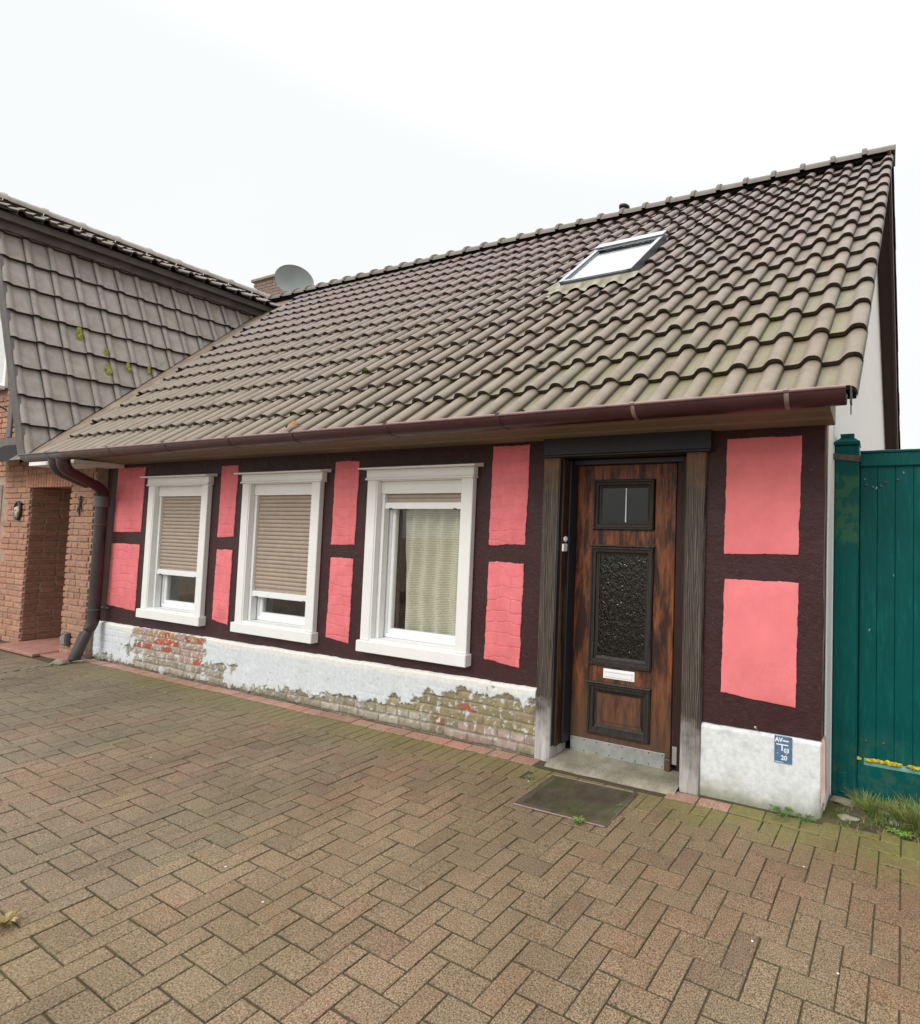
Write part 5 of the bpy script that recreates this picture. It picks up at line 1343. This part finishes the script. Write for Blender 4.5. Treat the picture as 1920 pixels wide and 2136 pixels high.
# ================================================================== GATE
gp = thing('gate_post', 'dark green wooden gate post strapped to the house corner', 'gate post', (-0.167, 0.37, 0))
PX0, PX1, PYf, PYb = -0.243, -0.095, 0.30, 0.445
m = MB(); m.box(PX0, PX1, PYf, PYb, 0.0, 2.165, 0.010); m.build('shaft', 'gate_post', gp, smooth=30)
m = MB()
def frus(m, z0, z1, e0, e1):
    vs = [(PX0-e0, PYf-e0, z0), (PX1+e0, PYf-e0, z0), (PX1+e0, PYb+e0, z0), (PX0-e0, PYb+e0, z0), (PX0-e1, PYf-e1, z1), (PX1+e1, PYf-e1, z1), (PX1+e1, PYb+e1, z1), (PX0-e1, PYb+e1, z1)]
    m.add(vs, [(0,3,2,1), (4,5,6,7), (0,1,5,4), (1,2,6,5), (2,3,7,6), (3,0,4,7)])
frus(m, 2.1655, 2.185, 0.004, 0.004); frus(m, 2.1855, 2.215, 0.002, -0.034); frus(m, 2.2155, 2.240, -0.034, -0.032)
m.build('cap', 'gate', gp)
m = MB(); m.box(PX0-0.03, PX1+0.006, PYf-0.008, PYf-0.002, 2.075, 2.112, 0.001, xf=lambda x, y, z: (x, y, z-0.13*(x-PX0)))
m.box(PX1+0.001, PX1+0.007, PYf-0.008, PYb-0.03, 2.058, 2.092, 0.001)
m.box(-0.285, PX0-0.024, PYf-0.10, PYf-0.004, 2.09, 2.125, 0.001)
m.box(PX0-0.029, PX0-0.023, -0.02, PYf-0.004, 2.088, 2.124, 0.001)
for xx in (PX0-0.014, PX1-0.02): m.lathe([(0.0, 0), (0.008, 0), (0.006, 0.004), (0, 0.005)], (xx, PYf-0.008, 2.095-0.13*(xx-PX0)), 10, M=Matrix.Rotation(R(90), 3, 'X'))
m.build('strap', 'steel_dark', gp)
m = MB(); m.box(-0.205, -0.150, PYf-0.007, PYf-0.0005, 0.035, 0.155, 0.002)
for zz in (0.06, 0.13): m.lathe([(0.0, 0), (0.008, 0), (0.006, 0.004), (0, 0.005)], (-0.165, PYf-0.007, zz), 10, M=Matrix.Rotation(R(90), 3, 'X'))
m.build('hinge_plate', 'gate', gp)
gt = thing('gate', 'tall dark green boarded gate with yellow lichen on its lower ledge', 'gate', (0.75, 0.40, 0.02))
GF = 0.352
m = MB(); x = -0.090; random.seed(3); m.box(-0.104, -0.085, GF+0.012, GF+0.022, 0.02, 2.10)
while x < 2.2:
    wv = 0.102; m.box(x, x+wv-0.0012, GF, GF+0.028, 0.02, 2.10, 0.003); m.box(x+wv-0.012, x+wv+0.010, GF+0.010, GF+0.018, 0.02, 2.10); x += wv
gb = m.build('boards', 'gate', gt, smooth=30)
m = MB(); m.box(-0.091, 2.2, GF-0.018, GF-0.0005, 2.030, 2.112, 0.004); m.box(-0.091, 2.2, GF-0.024, GF+0.034, 2.1125, 2.124, 0.003); m.build('top_rail', 'gate', gt)
m = MB()
vs = []; n = 120
for i in range(n+1):
    xx = -0.091+2.29*i/n; dz = 0.002*nv(xx, 0, 0, 12)
    vs += [(xx, GF-0.026-0.002*abs(nv(xx, 1, 0, 30)), 2.1245), (xx, GF-0.026, 2.128+dz), (xx, GF+0.036, 2.129+dz)]
m.add(vs, [(3*i+a, 3*i+a+3, 3*i+a+4, 3*i+a+1) for i in range(n) for a in (0, 1)]); m.build('worn_top_edge', 'gate_worn', gt)
m = MB(); m.prism([(GF-0.0005, 0.232), (GF-0.030, 0.218), (GF-0.030, 0.010), (GF-0.0005, 0.010)], 0, -0.091, 2.2); m.build('bottom_rail', 'gate', gt)
m = MB(); m.prism([(GF-0.0005, 0.2345), (GF-0.031, 0.2205), (GF-0.0315, 0.212), (GF-0.0301, 0.212), (GF-0.0301, 0.2185), (GF-0.0005, 0.2325)], 0, -0.055, 2.2); m.build('ledge_edge', 'gate_worn', gt)
m = MB(); random.seed(8); x = -0.085
while x < 0.75:
    if nv(x, 0, 0, 9) > -0.42:
        for q in range(2): m.blob((x+random.uniform(-.006, .006), GF-0.010-random.uniform(0, .012), 0.240+random.uniform(-.004, .006)), random.uniform(0.005, 0.0105), sub=2, rough=1.0, seed=x*50+q, sq=(1.5, 1, 0.6))
    x += 0.0045
m.build('lichen', 'lichen', gt, smooth=70, kind='stuff')
m = MB()
for (xx, zz) in ((-0.055, 1.915), (0.055, 1.93), (0.03, 1.905), (0.125, 1.945), (-0.015, 1.90), (-0.045, 0.345), (0.055, 0.345)):
    m.lathe([(0.0, 0), (0.0095, 0), (0.009, 0.003), (0.004, 0.0065), (0, 0.007)], (xx, GF-0.0005, zz), 12, M=Matrix.Rotation(R(90), 3, 'X'))
m.build_each('coach_bolt', 'steel_dark', gt, smooth=50)
m = MB()
for (xx, zz) in ((-0.062, 1.955), (0.005, 1.895), (0.16, 1.99), (0.105, 1.36), (-0.03, 1.02)):
    m.blob((xx, GF-0.0005, zz), 0.006, sq=(0.8, 0.15, 1.3), sub=1, rough=0.9, seed=xx*9)
m.build('paint_chips', 'gate_worn', gt, kind='stuff')

# ================================================================== SIGN ON THE PLINTH
sg = thing('hydrant_sign', 'small blue enamel plate with white lettering on the white plinth', 'sign', (-0.481, -0.02, 0.28))
sx0, sx1, sz0, sz1 = -0.533, -0.432, 0.278, 0.430
m = MB(); m.box(sx0, sx1, -0.0225, -0.0165, sz0, sz1, 0.003); m.build('plate', 'sign_blue', sg)
def text(body, x, z, size, par, mat='sign_white', y=-0.0232, bold=0.0006, name='lettering', wscale=1.0):
    cu = bpy.data.curves.new('lettering', 'FONT'); cu.body = body; cu.size = size; cu.extrude = 0.0003; cu.offset = bold
    o = bpy.data.objects.new('tmp', cu); COL.objects.link(o)
    dg = bpy.context.evaluated_depsgraph_get(); dg.update()
    me = bpy.data.meshes.new_from_object(o.evaluated_get(dg)); bpy.data.objects.remove(o)
    for v_ in me.vertices:
        a, b, c_ = v_.co; v_.co = Vector((x+a*wscale, y-c_, z+b))-Vector(par.location)
    me.materials.append(MAT[mat]); ob = bpy.data.objects.new(name, me); COL.objects.link(ob); ob.parent = par; return ob
text('AV', -0.529, 0.397, 0.034, sg, bold=0.0012)
text('03', -0.478, 0.340, 0.034, sg, bold=0.0009, wscale=0.92)
text('20', -0.494, 0.298, 0.036, sg, bold=0.0009)
m = MB(); m.box(-0.521, -0.452, -0.0236, -0.0226, 0.3795, 0.3855); m.box(-0.492, -0.484, -0.0236, -0.0226, 0.348, 0.379); m.box(-0.485, -0.450, -0.0236, -0.0226, 0.402, 0.409, xf=lambda x, y, z: (x, y, z)); m.box(-0.528, -0.480, -0.0236, -0.0226, 0.283, 0.2855)
m.box(-0.466, -0.462, -0.0236, -0.0226, 0.331, 0.335); m.box(-0.516, -0.512, -0.0236, -0.0226, 0.330, 0.334); m.build('marks', 'sign_white', sg)
m = MB()
for (xx, zz) in ((-0.526, 0.424), (-0.442, 0.421)): m.lathe([(0.0, 0), (0.004, 0), (0.003, 0.002), (0, 0.0025)], (xx, -0.0225, zz), 8, M=Matrix.Rotation(R(90), 3, 'X'))
m.build_each('screw', 'screw', sg)
# nail with a scrap of wire
nl = MB(); nl.tube([(-0.640, 0.0, 0.452), (-0.640, -0.055, 0.468)], 0.0022, 8); nl.lathe([(0, 0), (0.007, 0), (0.006, 0.003), (0, 0.004)], (-0.640, -0.055, 0.468), 10, M=Matrix.Rotation(R(80), 3, 'X'))
nl.tube([(-0.640, -0.02, 0.458), (-0.642, -0.022, 0.442), (-0.655, -0.022, 0.425), (-0.675, -0.018, 0.424), (-0.684, -0.016, 0.418)], 0.0011, 5); nl.tube([(-0.640, -0.02, 0.456), (-0.630, -0.022, 0.43), (-0.622, -0.018, 0.433), (-0.618, -0.016, 0.422)], 0.0011, 5)
nl.build('nail', 'steel', smooth=60, label='bent nail with wire sticking out above the white plinth', cat='nail')

# ================================================================== DOOR MAT
dm = thing('door_mat', 'flat ribbed door mat green with moss before the threshold', 'door mat', (-1.62, -0.38, 0))
m = MB(); C4 = [(-1.925, -0.580), (-1.325, -0.568), (-1.325, -0.178), (-1.925, -0.195)]
nx, ny = 150, 44; vs = []
for j in range(ny+1):
    for i in range(nx+1):
        u_, v_ = i/nx, j/ny
        x = (C4[0][0]*(1-u_)+C4[1][0]*u_)*(1-v_)+(C4[3][0]*(1-u_)+C4[2][0]*u_)*v_
        y = (C4[0][1]*(1-u_)+C4[1][1]*u_)*(1-v_)+(C4[3][1]*(1-u_)+C4[2][1]*u_)*v_
        rib = 0.0026*(1 if (i % 3) else -0.4)*(1 if 0.06 < u_ < 0.94 and 0.07 < v_ < 0.93 else 0)*(0.5+0.5*sstep(0.9, 0.2, u_) if False else 1)
        z = 0.005+rib+0.003*nv(x, y, 0, 6)+(0.010*sstep(0.93, 1.0, u_)*sstep(0.5, 1.0, v_))
        vs.append((x, y, z))
m.add(vs, [(j*(nx+1)+i, j*(nx+1)+i+1, (j+1)*(nx+1)+i+1, (j+1)*(nx+1)+i) for j in range(ny) for i in range(nx)])
m.build('ribbed_top', 'mat', dm, smooth=20)
m = MB()
for a, b, wd in ((C4[0], C4[1], 0.005), (C4[1], C4[2], 0.004), (C4[2], C4[3], 0.003), (C4[3], C4[0], 0.003)):
    m.tube([(a[0], a[1], 0.006), (b[0], b[1], 0.006)], wd, 8)
m.build('rim', 'bracket', dm, smooth=60)

# ================================================================== WEEDS, GRASS, STONES
def blade(m, x, y, z, h, lean, az, wd=0.003, mi=0, curl=1.0):
    vs = []; n = 5
    dx, dy = math.cos(az), math.sin(az)
    for i in range(n+1):
        t_ = i/n; r = lean*h*t_**(1.6*curl); zz = z+h*(t_-0.35*lean*t_*t_)
        ww = wd*(1-t_)**0.7+0.0002
        cx, cy = x+dx*r, y+dy*r; vs += [(cx-dy*ww, cy+dx*ww, zz), (cx+dy*ww, cy-dx*ww, zz)]
    m.add(vs, [(2*i, 2*i+1, 2*i+3, 2*i+2) for i in range(n)], mi=mi)
random.seed(17)
m = MB()
def tuft(cx, cy, n, R0, h, dry=0.3):
    for i in range(n):
        a = random.uniform(0, 6.28); r = R0*math.sqrt(random.random())
        blade(m, cx+r*math.cos(a), cy+r*math.sin(a), 0.0, h*random.uniform(0.5, 1.25), random.uniform(0.25, 1.25), a+random.uniform(-.8, .8), random.uniform(.0012, .0026), mi=1 if random.random() < dry else 0)
for (cx, cy, n, r_, h) in ((-0.03, 0.20, 170, 0.055, 0.10), (0.03, 0.15, 90, 0.05, 0.07), (0.10, 0.18, 110, 0.06, 0.09), (0.17, 0.14, 140, 0.06, 0.10), (0.24, 0.12, 150, 0.06, 0.12), (0.32, 0.16, 150, 0.07, 0.11), (0.42, 0.14, 140, 0.08, 0.11), (0.55, 0.15, 140, 0.09, 0.10), (0.75, 0.15, 180, 0.12, 0.10), (0.13, 0.08, 70, 0.05, 0.05), (0.02, 0.06, 50, 0.06, 0.035), (0.25, 0.26, 120, 0.07, 0.12), (0.06, 0.27, 70, 0.07, 0.09), (1.0, 0.15, 160, 0.15, 0.1), (1.4, 0.18, 160, 0.2, 0.1)):
    tuft(cx, cy, int(n*1.5), r_*1.1, h)
for i in range(900):     # thin straggling blades over soil and paver edge
    x = random.uniform(-0.2, 0.9); y = random.uniform(-0.06, 0.30); a = random.uniform(0, 6.28)
    blade(m, x, y, 0.0, random.uniform(0.015, 0.04), random.uniform(0.3, 1.2), a, 0.0015, mi=1 if random.random() < 0.4 else 0)
m.build('grass', ['grass', 'grass_dry'], kind='stuff', label='straggling grass along the foot of the green gate', cat='grass')
# moss and specks in the joints near the corner
random.seed(23)
m = MB()
for i in range(420):
    u = random.randint(-4, 4); v = random.uniform(6.2, 9.0)
    if random.random() < 0.5: px_, py_ = uv2xy(random.randint(-9, 4)+0.0, random.uniform(5.2, 8.8))
    else: px_, py_ = uv2xy(random.uniform(-9, 4), random.randint(5, 8))
    if py_ > -0.03: continue
    m.blob((px_, py_, -0.002), random.uniform(0.002, 0.0055), sub=1, rough=0.7, sq=(1, 1, 0.5), seed=i)
m.build('joint_moss', 'moss', kind='stuff', smooth=60, label='bright moss in the paver joints near the house corner', cat='moss')
def leafy(name, lab, cat, cx, cy, n, r_, mat, size=0.02, h=0.03, kind='round'):
    m = MB()
    for i in range(n):
        a = 2*math.pi*i/n+random.uniform(-.4, .4); L = r_*random.uniform(0.5, 1.2)
        tip = (cx+L*math.cos(a), cy+L*math.sin(a), h*random.uniform(0.5, 1.3))
        m.tube([(cx, cy, 0.0), ((cx+tip[0])/2, (cy+tip[1])/2, tip[2]*0.8), tip], 0.0011, 5)
        s_ = size*random.uniform(0.7, 1.2)
        ux, uy = math.cos(a), math.sin(a); vs = []
        if kind == 'round':
            vs.append(tip); 
            for k_ in range(9):
                an = 2*math.pi*k_/9; rr_ = s_*(0.5+0.12*math.cos(3*an))
                vs.append((tip[0]+ux*rr_*math.cos(an)-uy*rr_*math.sin(an)+ux*s_*0.4, tip[1]+uy*rr_*math.cos(an)+ux*rr_*math.sin(an)+uy*s_*0.4, tip[2]+0.25*s_*math.cos(an)-0.1*s_))
            m.add(vs, [(0, 1+k_, 1+(k_+1) % 9) for k_ in range(9)])
        else:
            n2 = 6
            for k_ in range(n2+1):
                t_ = k_/n2; ww = s_*0.28*math.sin(math.pi*min(1, t_*0.9+0.08))*(1 if k_ % 2 else 0.7)
                px_, py_ = cx+ux*L*1.4*t_, cy+uy*L*1.4*t_; zz = 0.004+h*math.sin(math.pi*t_*0.7)*0.8
                vs += [(px_-uy*ww, py_+ux*ww, zz+0.003), (px_, py_, zz), (px_+uy*ww, py_-ux*ww, zz+0.003)]
            m.add(vs, [(3*k_+q, 3*k_+q+1, 3*k_+q+4, 3*k_+q+3) for k_ in range(n2) for q in (0, 1)])
    m.build(name, mat, smooth=60, label=lab, cat=cat)
random.seed(31)
leafy('weed', 'low round-leaved weed at the foot of the white plinth', 'weed', -0.475, -0.058, 26, 0.055, 'leaf', 0.017, 0.035)
leafy('weed', 'sprawling weed at the very corner of the white plinth', 'weed', -0.345, -0.045, 24, 0.050, 'leaf', 0.014, 0.022)
leafy('weed', 'bright pale green rosette, left of a pair at the paving edge', 'weed', 0.105, 0.018, 12, 0.032, 'leaf_pale', 0.024, 0.018, 'long')
leafy('weed', 'bright pale green rosette nearest the right picture edge', 'weed', 0.170, 0.005, 12, 0.034, 'leaf_pale', 0.024, 0.018, 'long')
leafy('weed', 'clover-like weed among the grass beside the pale stone', 'weed', 0.035, 0.075, 14, 0.035, 'leaf', 0.013, 0.03)
leafy('weed', 'tuft of fresh green grass at the front edge of the door mat', 'weed', -1.475, -0.600, 14, 0.028, 'leaf_pale', 0.016, 0.03, 'long')
leafy('weed', 'tiny sprout in the joint left of the door mat', 'weed', -2.04, -0.300, 9, 0.025, 'leaf_pale', 0.012, 0.02, 'long')
leafy('weed', 'yellowish weed in the bottom left corner of the paving', 'weed', -3.10, -2.09, 14, 0.045, 'grass_dry', 0.03, 0.035, 'long')
leafy('curled_leaf', 'pale curled leaf lying on the right edge of the door mat', 'leaf', -1.352, -0.355, 5, 0.016, 'leaf_pale', 0.014, 0.014, 'long')
def stone(x, y, r_, lab, sq=(1.2, 0.9, 0.6), seed=0, z=0.0, mat='stone'):
    m = MB(); m.blob((x, y, z), r_, sub=3, rough=0.25, sq=sq, seed=seed); m.build('stone', mat, smooth=60, label=lab, cat='stone')
stone(0.115, 0.125, 0.032, 'pale rounded stone lying in the grass before the gate', seed=3, z=0.008)
stone(0.055, 0.19, 0.035, 'greenish flat stone half hidden behind the grass tuft', (1.4, 1, 0.45), seed=6, z=0.01)
stone(-0.135, 0.075, 0.045, 'flat pale mortar lump where paving meets the soil', (1.3, 0.6, 0.25), seed=9, z=0.004, mat='concrete')
stone(-0.165, 0.235, 0.06, 'mossy slab at the foot of the gate post', (1.2, 0.6, 0.3), seed=12, z=0.012, mat='concrete')
# shoe block under the downpipe
stone(-8.30, -0.30, 0.06, 'pale splash block under the downpipe', (1.1, 1.3, 0.6), seed=15, z=0.02, mat='concrete')
# scattered white chips on the paving
random.seed(41)
for i, (x, y) in enumerate(((-0.30, -0.46), (-1.35, -0.61), (-1.32, -0.50), (-2.02, -0.32), (-1.12, -0.085), (-0.10, -1.02), (-0.42, -1.0), (-3.2, -0.75), (-2.35, -1.62), (-2.75, -1.55), (-4.5, -1.1))):
    m = MB(); m.blob((x, y, 0.003), random.uniform(0.0022, 0.0042), sub=1, rough=0.8, sq=(1.3, 1, 0.4), seed=i)
    m.build('chip', 'sign_white', label='tiny white plaster chip lying on the brown paving', cat='plaster chip', group='plaster chips on the paving')
